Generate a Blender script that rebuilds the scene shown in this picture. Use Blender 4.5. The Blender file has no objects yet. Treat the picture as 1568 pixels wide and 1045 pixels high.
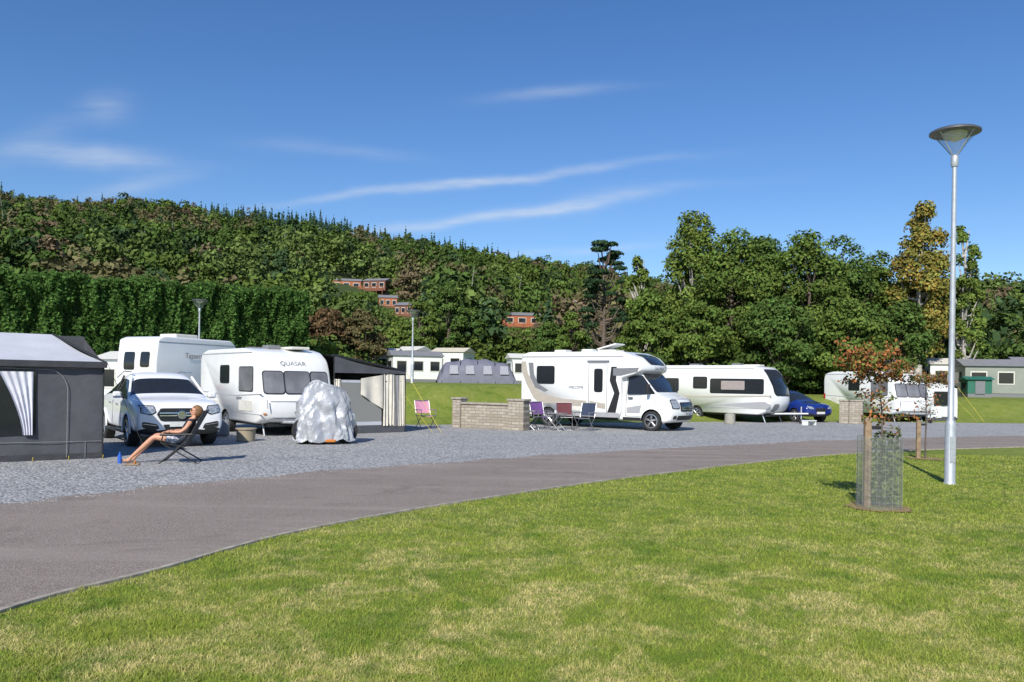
import bpy, math, random
import numpy as np
from mathutils import Vector, Matrix, noise
from mathutils.bvhtree import BVHTree
import bmesh
random.seed(3); RNG=np.random.default_rng(5)
scene=bpy.context.scene
COL=scene.collection
R=math.radians
# ------------------------------------------------------------ materials
def nn(nt,t,**k):
    n=nt.nodes.new(t)
    for a,b in k.items(): setattr(n,a,b)
    return n
def M(name,col,rough=.5,metal=0,var=.08,scale=6,bump=0,bscale=60,coat=0):
    m=bpy.data.materials.new(name); m.use_nodes=True; nt=m.node_tree
    p=nt.nodes['Principled BSDF']; tc=nn(nt,'ShaderNodeTexCoord')
    no=nn(nt,'ShaderNodeTexNoise'); no.inputs['Scale'].default_value=scale; no.inputs['Detail'].default_value=3
    nt.links.new(tc.outputs['Object'],no.inputs['Vector'])
    r=nn(nt,'ShaderNodeValToRGB'); r.color_ramp.elements[0].position=.3; r.color_ramp.elements[1].position=.7
    r.color_ramp.elements[0].color=[c*(1-var) for c in col]+[1]
    r.color_ramp.elements[1].color=[min(1,c*(1+var)) for c in col]+[1]
    nt.links.new(no.outputs['Fac'],r.inputs[0]); nt.links.new(r.outputs[0],p.inputs['Base Color'])
    p.inputs['Roughness'].default_value=rough; p.inputs['Metallic'].default_value=metal
    p.inputs['Coat Weight'].default_value=coat
    if bump:
        n2=nn(nt,'ShaderNodeTexNoise'); n2.inputs['Scale'].default_value=bscale; n2.inputs['Detail'].default_value=3
        nt.links.new(tc.outputs['Object'],n2.inputs['Vector'])
        b=nn(nt,'ShaderNodeBump'); b.inputs['Strength'].default_value=bump; b.inputs['Distance'].default_value=.02
        nt.links.new(n2.outputs['Fac'],b.inputs['Height']); nt.links.new(b.outputs[0],p.inputs['Normal'])
    return m
WHITE=M('white_paint',(.84,.84,.82),.3,0,.03,2,coat=.3)
CARW=M('car_white',(.88,.88,.88),.25,0,.02,2,coat=.5)
CREAM=M('cream_fabric',(.68,.63,.53),.85,0,.08,5,bump=.3,bscale=20)
BEIGE=M('beige_panel',(.45,.40,.33),.4,0,.05)
GREYP=M('grey_panel',(.2,.2,.21),.4,0,.05)
MIDG=M('mid_grey_trim',(.38,.38,.39),.4,0,.05)
GLASS=M('tinted_glass',(.02,.023,.027),.07,0,.1)
BLIND=M('blinded_window',(.19,.19,.2),.15,0,.3,2)
BLACK=M('black_plastic',(.02,.02,.02),.5,0,.2)
DARK=M('dark_fabric',(.05,.051,.057),.85,0,.15,4,bump=.4,bscale=12)
ANTH=M('anthracite_fabric',(.085,.087,.097),.85,0,.12,3,bump=.4,bscale=8)
LGREY=M('light_grey_fabric',(.52,.53,.57),.8,0,.06,2,bump=.4,bscale=6)
MGREY=M('mid_grey_fabric',(.26,.26,.26),.85,0,.1,3,bump=.3,bscale=8)
PURPG=M('slate_fabric',(.17,.17,.215),.85,0,.1,2,bump=.3,bscale=5)
TYRE=M('tyre_rubber',(.025,.025,.025),.85,0,.2)
ALLOY=M('alloy',(.5,.5,.51),.3,.8,.05)
CHROME=M('chrome',(.7,.7,.7),.15,1,.03)
GALV=M('galvanised_steel',(.5,.52,.55),.45,.4,.1,12)
ALU=M('aluminium_tube',(.4,.4,.4),.35,.8,.05)
LAMPD=M('headlight_glass',(.4,.42,.45),.08,.3,.5,25)
RED=M('red_lens',(.4,.02,.02),.2)
ORANGE=M('orange_plastic',(.6,.2,.03),.4)
YEL=M('yellow_plastic',(.7,.55,.05),.4)
BLUEP=M('blue_car_paint',(.008,.025,.18),.22,0,.1,coat=.8)
SKIN=M('skin_tone',(.58,.29,.18),.5,0,.08,20)
HAIR=M('hair_brown',(.24,.12,.05),.6,0,.4,60,bump=.5,bscale=120)
TOP=M('dark_top_cloth',(.03,.03,.04),.85,0,.2,10)
SHORTS=M('shorts_cloth',(.4,.41,.47),.85,0,.9,25)
PINK=M('pink_cloth',(.62,.28,.4),.7); PURPLE=M('purple_cloth',(.14,.06,.22),.8); BURG=M('burgundy_cloth',(.12,.03,.035),.8); NAVY=M('navy_cloth',(.025,.04,.08),.8)
WOODO=M('orange_timber',(.42,.14,.055),.6,0,.2,3); WOODD=M('brown_timber',(.18,.07,.04),.7,0,.2,3)
STAKE=M('stake_wood',(.3,.21,.13),.8,0,.3,10,bump=.4); BARK=M('bark',(.13,.10,.08),.9,0,.4,8,bump=.6,bscale=15)
BARKL=M('pale_bark',(.42,.39,.35),.8,0,.5,5,bump=.3)
ROOFG=M('grey_roof',(.22,.22,.23),.7,0,.12,3); SAGE=M('sage_cladding',(.27,.29,.25),.6,0,.06,2); GREENST=M('green_shed_paint',(.03,.15,.1),.5)
TRIM=M('light_trim',(.7,.68,.6),.5); CONC=M('concrete_kerb',(.36,.32,.26),.9,0,.3,8,bump=.5)
MULCH=M('mulch',(.3,.2,.1),.95,0,.4,20,bump=1)
FOIL=M('silver_grey_cover',(.42,.43,.45),.42,.25,.25,3,bump=1,bscale=7)
def foliage(name):
    m=bpy.data.materials.new(name); m.use_nodes=True; nt=m.node_tree; nt.nodes.clear()
    o=nn(nt,'ShaderNodeOutputMaterial'); a=nn(nt,'ShaderNodeAttribute',attribute_name='Col')
    d=nn(nt,'ShaderNodeBsdfDiffuse'); nt.links.new(a.outputs['Color'],d.inputs['Color']); nt.links.new(d.outputs[0],o.inputs[0])
    return m
LEAF=foliage('foliage')
def mixc(nt,fac,a,b,bt='MIX'):
    m=nn(nt,'ShaderNodeMix',data_type='RGBA',blend_type=bt)
    for s,v in ((0,fac),(6,a),(7,b)):
        if hasattr(v,'default_value') or hasattr(v,'links'): nt.links.new(v,m.inputs[s])
        elif s==0: m.inputs[0].default_value=v
        else: m.inputs[s].default_value=tuple(v)+(1,)
    return m.outputs[2]
def noi(nt,vec,sc,det=3,rough=.55,lo=.4,hi=.6,dist=0):
    n=nn(nt,'ShaderNodeTexNoise'); n.inputs['Scale'].default_value=sc; n.inputs['Detail'].default_value=det; n.inputs['Roughness'].default_value=rough; n.inputs['Distortion'].default_value=dist
    nt.links.new(vec,n.inputs['Vector'])
    r=nn(nt,'ShaderNodeMapRange'); r.inputs[1].default_value=lo; r.inputs[2].default_value=hi
    nt.links.new(n.outputs['Fac'],r.inputs[0]); return r.outputs[0]
def grass_mat(name,blade=False):
    m=bpy.data.materials.new(name); m.use_nodes=True; nt=m.node_tree; p=nt.nodes['Principled BSDF']
    g=nn(nt,'ShaderNodeNewGeometry'); P=g.outputs['Position']
    fl=nn(nt,'ShaderNodeVectorMath',operation='MULTIPLY'); fl.inputs[1].default_value=(1,1,0); nt.links.new(P,fl.inputs[0]); P2=fl.outputs[0]
    c=mixc(nt,noi(nt,P2,.45,3,.6,.36,.62),(.125,.215,.02),(.235,.30,.036))
    c=mixc(nt,noi(nt,P2,5,4,.7,.36,.66),c,(.31,.335,.062))
    c=mixc(nt,noi(nt,P2,1.8,3,.6,.52,.7),c,(.10,.185,.018))
    s=nn(nt,'ShaderNodeSeparateXYZ'); nt.links.new(P,s.inputs[0])
    near=nn(nt,'ShaderNodeMapRange'); near.inputs[1].default_value=10.5; near.inputs[2].default_value=6.5; nt.links.new(s.outputs[1],near.inputs[0])
    f1=noi(nt,P2,1.3,5,.75,.46,.60,.6); f2=noi(nt,P2,11,4,.75,.36,.58)
    mm=nn(nt,'ShaderNodeMath',operation='MULTIPLY'); nt.links.new(f1,mm.inputs[0]); nt.links.new(f2,mm.inputs[1])
    m2=nn(nt,'ShaderNodeMath',operation='MULTIPLY_ADD'); nt.links.new(near.outputs[0],m2.inputs[0]); m2.inputs[1].default_value=.6; m2.inputs[2].default_value=.28
    m3=nn(nt,'ShaderNodeMath',operation='MULTIPLY'); nt.links.new(mm.outputs[0],m3.inputs[0]); nt.links.new(m2.outputs[0],m3.inputs[1])
    c=mixc(nt,m3.outputs[0],c,(.66,.54,.24))
    if not blade:
        c=mixc(nt,noi(nt,P,45,2,.7,.3,.7),c,(.12,.155,.03))
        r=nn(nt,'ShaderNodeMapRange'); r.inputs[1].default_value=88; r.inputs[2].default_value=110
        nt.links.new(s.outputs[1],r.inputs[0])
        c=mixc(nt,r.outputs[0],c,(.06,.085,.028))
        n=nn(nt,'ShaderNodeTexNoise'); n.inputs['Scale'].default_value=60; nt.links.new(P,n.inputs['Vector'])
        b=nn(nt,'ShaderNodeBump'); b.inputs['Strength'].default_value=.6; b.inputs['Distance'].default_value=.02
        nt.links.new(n.outputs['Fac'],b.inputs['Height']); nt.links.new(b.outputs[0],p.inputs['Normal'])
    nt.links.new(c,p.inputs['Base Color']); p.inputs['Roughness'].default_value=.8; p.inputs['Specular IOR Level'].default_value=.15
    return m
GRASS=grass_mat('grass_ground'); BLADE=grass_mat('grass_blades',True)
def asphalt():
    m=bpy.data.materials.new('asphalt'); m.use_nodes=True; nt=m.node_tree; p=nt.nodes['Principled BSDF']
    g=nn(nt,'ShaderNodeNewGeometry'); P=g.outputs['Position']
    c=mixc(nt,noi(nt,P,.35,4,.6,.35,.65,.5),(.195,.155,.13),(.27,.222,.188))
    c=mixc(nt,noi(nt,P,70,2,.5,.35,.7),c,(.44,.38,.33))
    c=mixc(nt,noi(nt,P,110,2,.5,.5,.64),c,(.065,.055,.048))
    mp=nn(nt,'ShaderNodeMapping'); mp.inputs['Rotation'].default_value=(0,0,R(-38)); mp.inputs['Scale'].default_value=(.12,1.3,1); nt.links.new(P,mp.inputs[0])
    f=noi(nt,mp.outputs[0],1.2,3,.6,.5,.75); c=mixc(nt,f,c,(.34,.29,.25))
    pf=nn(nt,'ShaderNodeMath',operation='MULTIPLY'); pf.inputs[1].default_value=.5; nt.links.new(noi(nt,P,.8,5,.75,.54,.72,1.),pf.inputs[0])
    c=mixc(nt,pf.outputs[0],c,(.13,.105,.09))
    b=nn(nt,'ShaderNodeBump'); b.inputs['Strength'].default_value=.5; b.inputs['Distance'].default_value=.01
    n=nn(nt,'ShaderNodeTexNoise'); n.inputs['Scale'].default_value=120; nt.links.new(P,n.inputs['Vector']); nt.links.new(n.outputs['Fac'],b.inputs['Height'])
    nt.links.new(b.outputs[0],p.inputs['Normal']); nt.links.new(c,p.inputs['Base Color']); p.inputs['Roughness'].default_value=.9; p.inputs['Specular IOR Level'].default_value=.2
    return m
def gravelm():
    m=bpy.data.materials.new('gravel_stones'); m.use_nodes=True; nt=m.node_tree; p=nt.nodes['Principled BSDF']
    g=nn(nt,'ShaderNodeNewGeometry'); P=g.outputs['Position']
    v=nn(nt,'ShaderNodeTexVoronoi'); v.inputs['Scale'].default_value=22; nt.links.new(P,v.inputs['Vector'])
    s=nn(nt,'ShaderNodeSeparateColor'); nt.links.new(v.outputs['Color'],s.inputs[0])
    r=nn(nt,'ShaderNodeValToRGB'); e=r.color_ramp.elements; e[0].color=(.10,.105,.11,1); e[1].color=(.62,.61,.59,1); e.new(.5).color=(.30,.30,.30,1)
    nt.links.new(s.outputs[0],r.inputs[0])
    c=mixc(nt,noi(nt,P,.5,4,.6,.35,.7),(.29,.29,.285),(.42,.405,.385))
    c=mixc(nt,.6,c,r.outputs[0])
    b=nn(nt,'ShaderNodeBump'); b.inputs['Strength'].default_value=.9; b.inputs['Distance'].default_value=.03; b.invert=True
    nt.links.new(v.outputs['Distance'],b.inputs['Height'])
    nt.links.new(b.outputs[0],p.inputs['Normal']); nt.links.new(c,p.inputs['Base Color']); p.inputs['Roughness'].default_value=.9
    return m
ASPH=asphalt(); GRAV=gravelm()
def stonem():
    m=bpy.data.materials.new('wall_stone'); m.use_nodes=True; nt=m.node_tree; p=nt.nodes['Principled BSDF']
    tc=nn(nt,'ShaderNodeTexCoord'); mp=nn(nt,'ShaderNodeMapping'); mp.inputs['Rotation'].default_value=(R(90),0,0)
    nt.links.new(tc.outputs['Object'],mp.inputs[0])
    b=nn(nt,'ShaderNodeTexBrick'); b.inputs['Scale'].default_value=1; b.inputs['Brick Width'].default_value=.3; b.inputs['Row Height'].default_value=.1
    b.inputs['Mortar Size'].default_value=.008; b.inputs['Color1'].default_value=(.3,.26,.21,1); b.inputs['Color2'].default_value=(.48,.43,.36,1); b.inputs['Mortar'].default_value=(.16,.15,.13,1)
    nt.links.new(mp.outputs[0],b.inputs[0])
    c=mixc(nt,noi(nt,tc.outputs['Object'],9,4,.6,.4,.7),b.outputs[0],(.32,.27,.2))
    bm=nn(nt,'ShaderNodeBump'); bm.inputs['Strength'].default_value=.6; bm.inputs['Distance'].default_value=.02; nt.links.new(b.outputs[1],bm.inputs['Height']); bm.invert=True
    nt.links.new(bm.outputs[0],p.inputs['Normal']); nt.links.new(c,p.inputs['Base Color']); p.inputs['Roughness'].default_value=.9
    return m
STONE=stonem()
def meshmat(name,col,alpha):  # netting: see-through mesh of fine threads
    m=bpy.data.materials.new(name); m.use_nodes=True; nt=m.node_tree; nt.nodes.clear()
    o=nn(nt,'ShaderNodeOutputMaterial'); d=nn(nt,'ShaderNodeBsdfDiffuse'); d.inputs[0].default_value=tuple(col)+(1,)
    t=nn(nt,'ShaderNodeBsdfTransparent'); mx=nn(nt,'ShaderNodeMixShader'); mx.inputs[0].default_value=alpha
    nt.links.new(t.outputs[0],mx.inputs[1]); nt.links.new(d.outputs[0],mx.inputs[2]); nt.links.new(mx.outputs[0],o.inputs[0]); return m
NET=meshmat('guard_netting',(.3,.33,.3),.28); SCREEN=meshmat('window_netting',(.3,.3,.28),.88)
LGLASS=meshmat('lantern_glass',(.35,.38,.42),.25)
# ------------------------------------------------------------ mesh helpers
def E(name,loc=(0,0,0),rz=0):
    e=bpy.data.objects.new(name,None); COL.objects.link(e); e.location=loc; e.rotation_euler=(0,0,rz); e.empty_display_size=.3; return e
def head(u): return math.atan2(u[1],u[0])
def mk(name,verts,faces,mats,par=None,smooth=None,mi=None):
    me=bpy.data.meshes.new(name); me.from_pydata([tuple(v) for v in verts],[],faces)
    if not isinstance(mats,(list,tuple)): mats=[mats]
    for m in mats: me.materials.append(m)
    if mi: me.polygons.foreach_set('material_index',mi)
    if smooth is not None:
        me.shade_smooth(); me.set_sharp_from_angle(angle=R(smooth))
    me.update(); o=bpy.data.objects.new(name,me); COL.objects.link(o)
    if par: o.parent=par
    return o
def fixn(o):
    bm=bmesh.new(); bm.from_mesh(o.data); bmesh.ops.recalc_face_normals(bm,faces=bm.faces); bm.to_mesh(o.data); bm.free()
def box(name,c,s,mat,par=None,bev=0,rot=(0,0,0)):
    x,y,z=s[0]/2,s[1]/2,s[2]/2
    v=[(-x,-y,-z),(x,-y,-z),(x,y,-z),(-x,y,-z),(-x,-y,z),(x,-y,z),(x,y,z),(-x,y,z)]
    f=[(0,3,2,1),(4,5,6,7),(0,1,5,4),(1,2,6,5),(2,3,7,6),(3,0,4,7)]
    o=mk(name,v,f,mat,par); o.location=c; o.rotation_euler=rot
    if bev:
        b=o.modifiers.new('b','BEVEL'); b.width=bev; b.segments=3; b.limit_method='ANGLE'
    return o
def tubeseg(V,F,p,q,r1,r2,n=8,cap=True):
    p=Vector(p);q=Vector(q);d=(q-p)
    if d.length<1e-6: return
    d.normalize(); a=d.orthogonal().normalized(); b=d.cross(a); s=len(V)
    for c,r in ((p,r1),(q,r2)):
        for i in range(n):
            t=2*math.pi*i/n; V.append(c+a*math.cos(t)*r+b*math.sin(t)*r)
    for i in range(n):
        j=(i+1)%n; F.append((s+i,s+j,s+n+j,s+n+i))
    if cap: F.append(tuple(range(s+n-1,s-1,-1))); F.append(tuple(range(s+n,s+2*n)))
def tubes(name,segs,mat,par=None,n=8):
    V=[];F=[]
    for s in segs:
        p,q,r=s[0],s[1],s[2]; r2=s[3] if len(s)>3 else r
        tubeseg(V,F,p,q,r,r2,n)
    return mk(name,V,F,mat,par,smooth=40)
def path(pts,r): return [(pts[i],pts[i+1],r) for i in range(len(pts)-1)]
def lathe(name,prof,mat,par=None,n=24,axis='z',smooth=35,loc=(0,0,0)):
    V=[];F=[]
    for r,h in prof:
        for i in range(n):
            t=2*math.pi*i/n
            if axis=='z': V.append((r*math.cos(t),r*math.sin(t),h))
            else: V.append((r*math.cos(t),h,r*math.sin(t)))
    for k in range(len(prof)-1):
        for i in range(n):
            j=(i+1)%n; F.append((k*n+i,k*n+j,(k+1)*n+j,(k+1)*n+i))
    o=mk(name,V,F,mat,par,smooth=smooth); o.location=loc; return o
def fillet(P,r=.08,k=4):
    out=[];n=len(P)
    for i in range(n):
        a=Vector(P[i-1]);b=Vector(P[i]);c=Vector(P[(i+1)%n])
        d1=(a-b);d2=(c-b); ra=min(r,d1.length*.45); rb=min(r,d2.length*.45)
        p=b+d1.normalized()*ra; q=b+d2.normalized()*rb
        for j in range(k+1):
            t=j/k; out.append(tuple(p*(1-t)**2+b*2*t*(1-t)+q*t*t))
    return out
class Body:
    def __init__(s,prof,W,bow=.0,tumble=0,tz=1.1,xm=None,rr=.07,fr=.08):
        s.P=fillet(prof,fr); s.W=W; s.bow=bow; s.tu=tumble; s.tz=tz; s.rr=rr
        xs=[p[0] for p in s.P]; s.x1=max(xs); s.xm=xm if xm is not None else s.x1-1.5
    def w(s,z): return s.W-s.tu*max(0,z-s.tz)
    def mp(s,x,z,yn):
        if x>s.xm: x-=s.bow*yn*yn*min(1,(x-s.xm)/(s.x1-s.xm))
        return (x,s.w(z)*yn,z)
    def xf(s,z):
        best=-1e9;n=len(s.P)
        for i in range(n):
            (x0,z0),(x1,z1)=s.P[i],s.P[(i+1)%n]
            if (z0-z)*(z1-z)<=0 and abs(z1-z0)>1e-6:
                best=max(best,x0+(x1-x0)*(z-z0)/(z1-z0))
        return best
    def build(s,name,mat,par):
        n=len(s.P); A=sum(s.P[i][0]*s.P[(i+1)%n][1]-s.P[(i+1)%n][0]*s.P[i][1] for i in range(n))
        sg=1 if A>0 else -1; N=[]
        for i in range(n):
            a=s.P[i-1];c=s.P[(i+1)%n]; d=Vector((c[0]-a[0],c[1]-a[1]))
            if d.length>0:d.normalize()
            N.append((sg*d.y,-sg*d.x))
        r=s.rr; sec=[]
        for d in (0,.15,.5,1): sec.append((1-d*r/s.W, r-math.sqrt(max(0,r*r-(r-d*r)**2))))
        S=[(-a,b) for a,b in sec]+[(-.75,0),(-.4,0),(0,0),(.4,0),(.75,0)]+[(a,b) for a,b in sec[::-1]]
        V=[];F=[]
        for yn,ins in S:
            for i,(x,z) in enumerate(s.P): V.append(s.mp(x-N[i][0]*ins,z-N[i][1]*ins,yn))
        for k in range(len(S)-1):
            for i in range(n):
                j=(i+1)%n; F.append((k*n+i,k*n+j,(k+1)*n+j,(k+1)*n+i))
        F.append(tuple(range(n-1,-1,-1))); F.append(tuple(range((len(S)-1)*n,len(S)*n)))
        o=mk(name,V,F,mat,par); fixn(o)
        o.data.shade_smooth(); o.data.set_sharp_from_angle(angle=R(38)); return o
    def front(s,name,z0,z1,y0,y1,mat,par,off=.012,r=.06):
        nz=12;ny=10;V=[];F=[]
        for i in range(nz+1):
            t=i/nz; t=.5-.5*math.cos(math.pi*t); z=z0+(z1-z0)*t; d=min(z-z0,z1-z); ins=0
            if d<r: ins=r-math.sqrt(max(0,r*r-(r-d)**2))
            e=s.xf(z+.02)-s.xf(z-.02); nx=.04; L=math.hypot(nx,e); ox=off*nx/L; oz=-off*e/L
            for j in range(ny+1):
                y=(y0+ins)+(y1-y0-2*ins)*j/ny; yn=y/s.w(z); p=s.mp(s.xf(z),z,yn); V.append((p[0]+ox,p[1],p[2]+oz))
        for i in range(nz):
            for j in range(ny):
                a=i*(ny+1)+j; F.append((a,a+1,a+ny+2,a+ny+1))
        return mk(name,V,F,mat,par,smooth=40)
    def side(s,name,pts,mat,par,sd=-1,off=.012):
        n=len(pts); V=[(x,sd*(s.w(z)+off),z) for x,z in pts]+[(x,sd*(s.w(z)-.03),z) for x,z in pts]
        F=[tuple(range(n)),]+[(i,(i+1)%n,n+(i+1)%n,n+i) for i in range(n)]
        return mk(name,V,F,mat,par)
def rr(x0,x1,z0,z1,r=.06): return fillet([(x0,z0),(x1,z0),(x1,z1),(x0,z1)],r)
def window(b,x0,x1,z0,z1,par,sd=-1,mat=None,r=.07):
    b.side('window_seal',rr(x0-.03,x1+.03,z0-.03,z1+.03,r+.02),BLACK,par,sd,.008)
    b.side('window',rr(x0,x1,z0,z1,r),mat or GLASS,par,sd,.022)
def line(b,pts,par,sd=-1,w=.012,mat=None,off=.006):
    for i in range(len(pts)-1):
        a=Vector(pts[i]);c=Vector(pts[i+1]);d=(c-a).normalized();n=Vector((-d.y,d.x))*w/2
        b.side('panel_line',[tuple(a-n),tuple(c-n),tuple(c+n),tuple(a+n)],mat or GREYP,par,sd,off)
def apply_mods(o):
    dg=bpy.context.evaluated_depsgraph_get(); dg.update(); ev=o.evaluated_get(dg)
    me=bpy.data.meshes.new_from_object(ev); o.modifiers.clear(); o.data=me
def cut_arches(o,xs,r,W,z,depth=.3):
    V=[];F=[]
    for x in xs:
        for sd in (-1,1): tubeseg(V,F,(x,sd*(W+.3),z),(x,sd*(W-depth),z),r,r,28)
    c=mk('cutter',V,F,BLACK); fixn(c)
    par=o.parent; o.parent=None
    b=o.modifiers.new('b','BOOLEAN'); b.operation='DIFFERENCE'; b.object=c; b.solver='EXACT'
    try: b.material_mode='TRANSFER'
    except Exception: pass
    apply_mods(o); bpy.data.objects.remove(c); o.parent=par
def wheel(x,y,r,par,w=.22,sd=-1,spokes=5):
    p=[(r*.6,-w/2),(r*.93,-w/2),(r,-w/2+.03),(r,w/2-.03),(r*.93,w/2),(r*.6,w/2)]
    lathe('tyre',p,TYRE,par,28,'y',30,(x,y,r))
    o=sd*w/2
    lathe('rim',[(r*.68,o),(r*.66,o-sd*.02),(r*.6,o-sd*.08),(0.0,o-sd*.09)],BLACK,par,28,'y',50,(x,y,r))
    lathe('rim_edge',[(r*.62,o-sd*.01),(r*.7,o+sd*.004),(r*.62,o+sd*.008)],ALLOY,par,28,'y',50,(x,y,r))
    lathe('hub',[(0.001,o-sd*.0),(r*.16,o-sd*.005),(r*.2,o-sd*.04)],ALLOY,par,14,'y',50,(x,y,r))
    V=[];F=[]
    for i in range(spokes):
        a=2*math.pi*i/spokes+.3
        for da in (-.13,.13):
            tubeseg(V,F,(math.cos(a)*r*.12,o-sd*.02,math.sin(a)*r*.12),(math.cos(a+da)*r*.64,o-sd*.02,math.sin(a+da)*r*.64),r*.07,r*.045,6)
    k=mk('spokes',V,F,ALLOY,par,smooth=40); k.location=(x,y,r)
def text(s,size,loc,rot,mat,par,ext=.002):
    c=bpy.data.curves.new('lettering','FONT'); c.body=s; c.size=size; c.extrude=ext; c.materials.append(mat)
    o=bpy.data.objects.new('lettering',c); COL.objects.link(o); o.location=loc; o.rotation_euler=rot; o.parent=par; return o
# ------------------------------------------------------------ terrain
YX=[-60,-9,-6,-3,3,14,25,60]; YY=[38,37,31.5,29.8,33.5,38.7,39.8,44]
US=[-.75,-.635,-.553,-.472,-.393,-.312,-.231,-.15,-.07,.011,.077,.18,.30,.42,.585,.64,.75]
VS=[.232,.229,.2207,.222,.2175,.2106,.1997,.182,.167,.153,.1475,.128,.12,.125,.133,.130,.12]
def sm(t): t=np.clip(t,0,1); return t*t*(3-2*t)
def terrain(x,y):
    x=np.asarray(x,float); y=np.asarray(y,float)
    hb=np.interp(x,[3,14],[1.5,1.1]); y0=np.interp(x,YX,YY)
    b=sm((y-y0)/4.5)*hb
    u=np.clip(x/np.maximum(y,60),-.75,.75); v=np.interp(u,US,VS)
    rz=v*420-8
    t=np.clip((y-88)/332,0,1)
    z=b+(rz-hb)*(t*.9+.1*sm(t))
    z=z+sm(t*6)*sm((1-t)*6)*(2.2*np.sin(x/29+1)*np.sin(y/37)+1.3*np.sin(x/13+y/17))
    z=z-np.clip((y-420)/1500,0,1)*rz
    return z
def tz(x,y): return float(terrain(x,y))
def axis(parts):
    o=[]
    for a,b,s in parts: o+=list(np.arange(a,b,s))
    return np.array(o)
gx=axis([(-3000,-800,300),(-800,-200,30),(-200,-60,8),(-60,60,1),(60,200,8),(200,800,30),(800,3001,300)])
gy=axis([(-600,-20,60),(-20,20,2),(20,55,.75),(55,110,3),(110,440,8),(440,1000,60),(1000,4001,500)])
X,Y=np.meshgrid(gx,gy); Z=terrain(X,Y)
nx,ny=len(gx),len(gy)
V=np.stack([X,Y,Z],-1).reshape(-1,3)
F=[(j*nx+i,j*nx+i+1,(j+1)*nx+i+1,(j+1)*nx+i) for j in range(ny-1) for i in range(nx-1)]
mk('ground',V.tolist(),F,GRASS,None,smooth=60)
Lp=[(-10.5,-12),(-9.9,0),(-8.9,5),(-7.9,7.9),(-6.43,10.14),(-4.53,12.95),(-1.09,16.46),(5.65,21.8),(10.55,25.06),(18.3,28.7),(30,33),(60,41)]
Up=[(-40,-12),(-38,0),(-36,12),(-30,24),(-22,37.3),(-10,36.7),(-4.5,30.2),(3,33.2),(9,35.8),(18,38.6),(30,39.6),(60,43.6)]
Rp=[(-3.9,-12),(-3.85,0),(-3.75,3.5),(-3.54,5.6),(-3.03,6.8),(-2.31,8.63),(-.71,10.89),(2.61,14.63),(8.39,19.9),(14.77,23.1),(27,28),(60,37.5)]
def cr(P,k=8):
    o=[];n=len(P)
    for i in range(n-1):
        a,b,c,d=[Vector(P[max(0,min(n-1,i+j))]) for j in (-1,0,1,2)]
        for j in range(k):
            t=j/k; o.append(.5*((2*b)+(c-a)*t+(2*a-5*b+4*c-d)*t*t+(-a+3*b-3*c+d)*t**3))
    o.append(Vector(P[-1])); return o
def strip(name,A,B,z,mat):
    V=[];F=[]
    for i,(a,b) in enumerate(zip(A,B)): V+=[(a.x,a.y,z),(b.x,b.y,z)]
    for i in range(len(A)-1): F.append((2*i,2*i+2,2*i+3,2*i+1))
    return mk(name,V,F,mat)
Lc=cr(Lp,16);Rc=cr(Rp,16)
Uc=[]
for i in range(len(Up)-1):
    for j in range(16): Uc.append(Vector(Up[i]).lerp(Vector(Up[i+1]),j/16))
Uc.append(Vector(Up[-1]))
Lc2=[p+Vector((.3*noise.noise(Vector((p.x*1.3,p.y*1.3,0))),.3*noise.noise(Vector((p.x*1.3,p.y*1.3,5))))) for p in Lc]
Lin=[p+(r-p).normalized()*.4 for p,r in zip(Lc,Rc)]
strip('gravel_pitch',Uc,Lin,.004,GRAV)
strip('asphalt_road',Lc2,Rc,.009,ASPH)
def kerb():
    V=[];F=[];O=[]
    for i,p in enumerate(Rc):
        t=(Rc[min(i+1,len(Rc)-1)]-Rc[max(i-1,0)]).normalized(); n=Vector((t.y,-t.x)); O.append((p,n))
    for i,(p,n) in enumerate(O):
        a=p; b=p+n*.055
        V+=[(a.x,a.y,-.02),(a.x,a.y,.022),(b.x,b.y,.022),(b.x,b.y,-.02)]
    for i in range(len(O)-1):
        s=4*i
        for j in range(3): F.append((s+j,s+j+1,s+4+j+1,s+4+j))
    return mk('concrete_kerb',V,F,CONC)
kerb()
def stones():  # loose chippings spilled over the road edge
    rng=np.random.default_rng(12); V=[];F=[]
    for k in range(1800):
        i=int(rng.integers(30,130))
        p=Lc2[i]; q=Rc[i]; d=(q-p).normalized(); t=(Lc2[i+1]-p); c=p+t*rng.random()+d*(abs(rng.normal())*.3-.15); s=.006+.009*rng.random()
        b=len(V); a=rng.random()*3
        for (dx,dy,dz) in ((1,0,0),(0,1,0),(-1,0,0),(0,-1,0),(0,0,.7)):
            V.append((c.x+s*(dx*math.cos(a)-dy*math.sin(a)),c.y+s*(dx*math.sin(a)+dy*math.cos(a)),.009+s*dz))
        F+=[(b,b+1,b+4),(b+1,b+2,b+4),(b+2,b+3,b+4),(b+3,b,b+4)]
    mk('loose_gravel',V,F,M('chippings',(.3,.3,.3),.9,0,.6,3))
stones()
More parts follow.
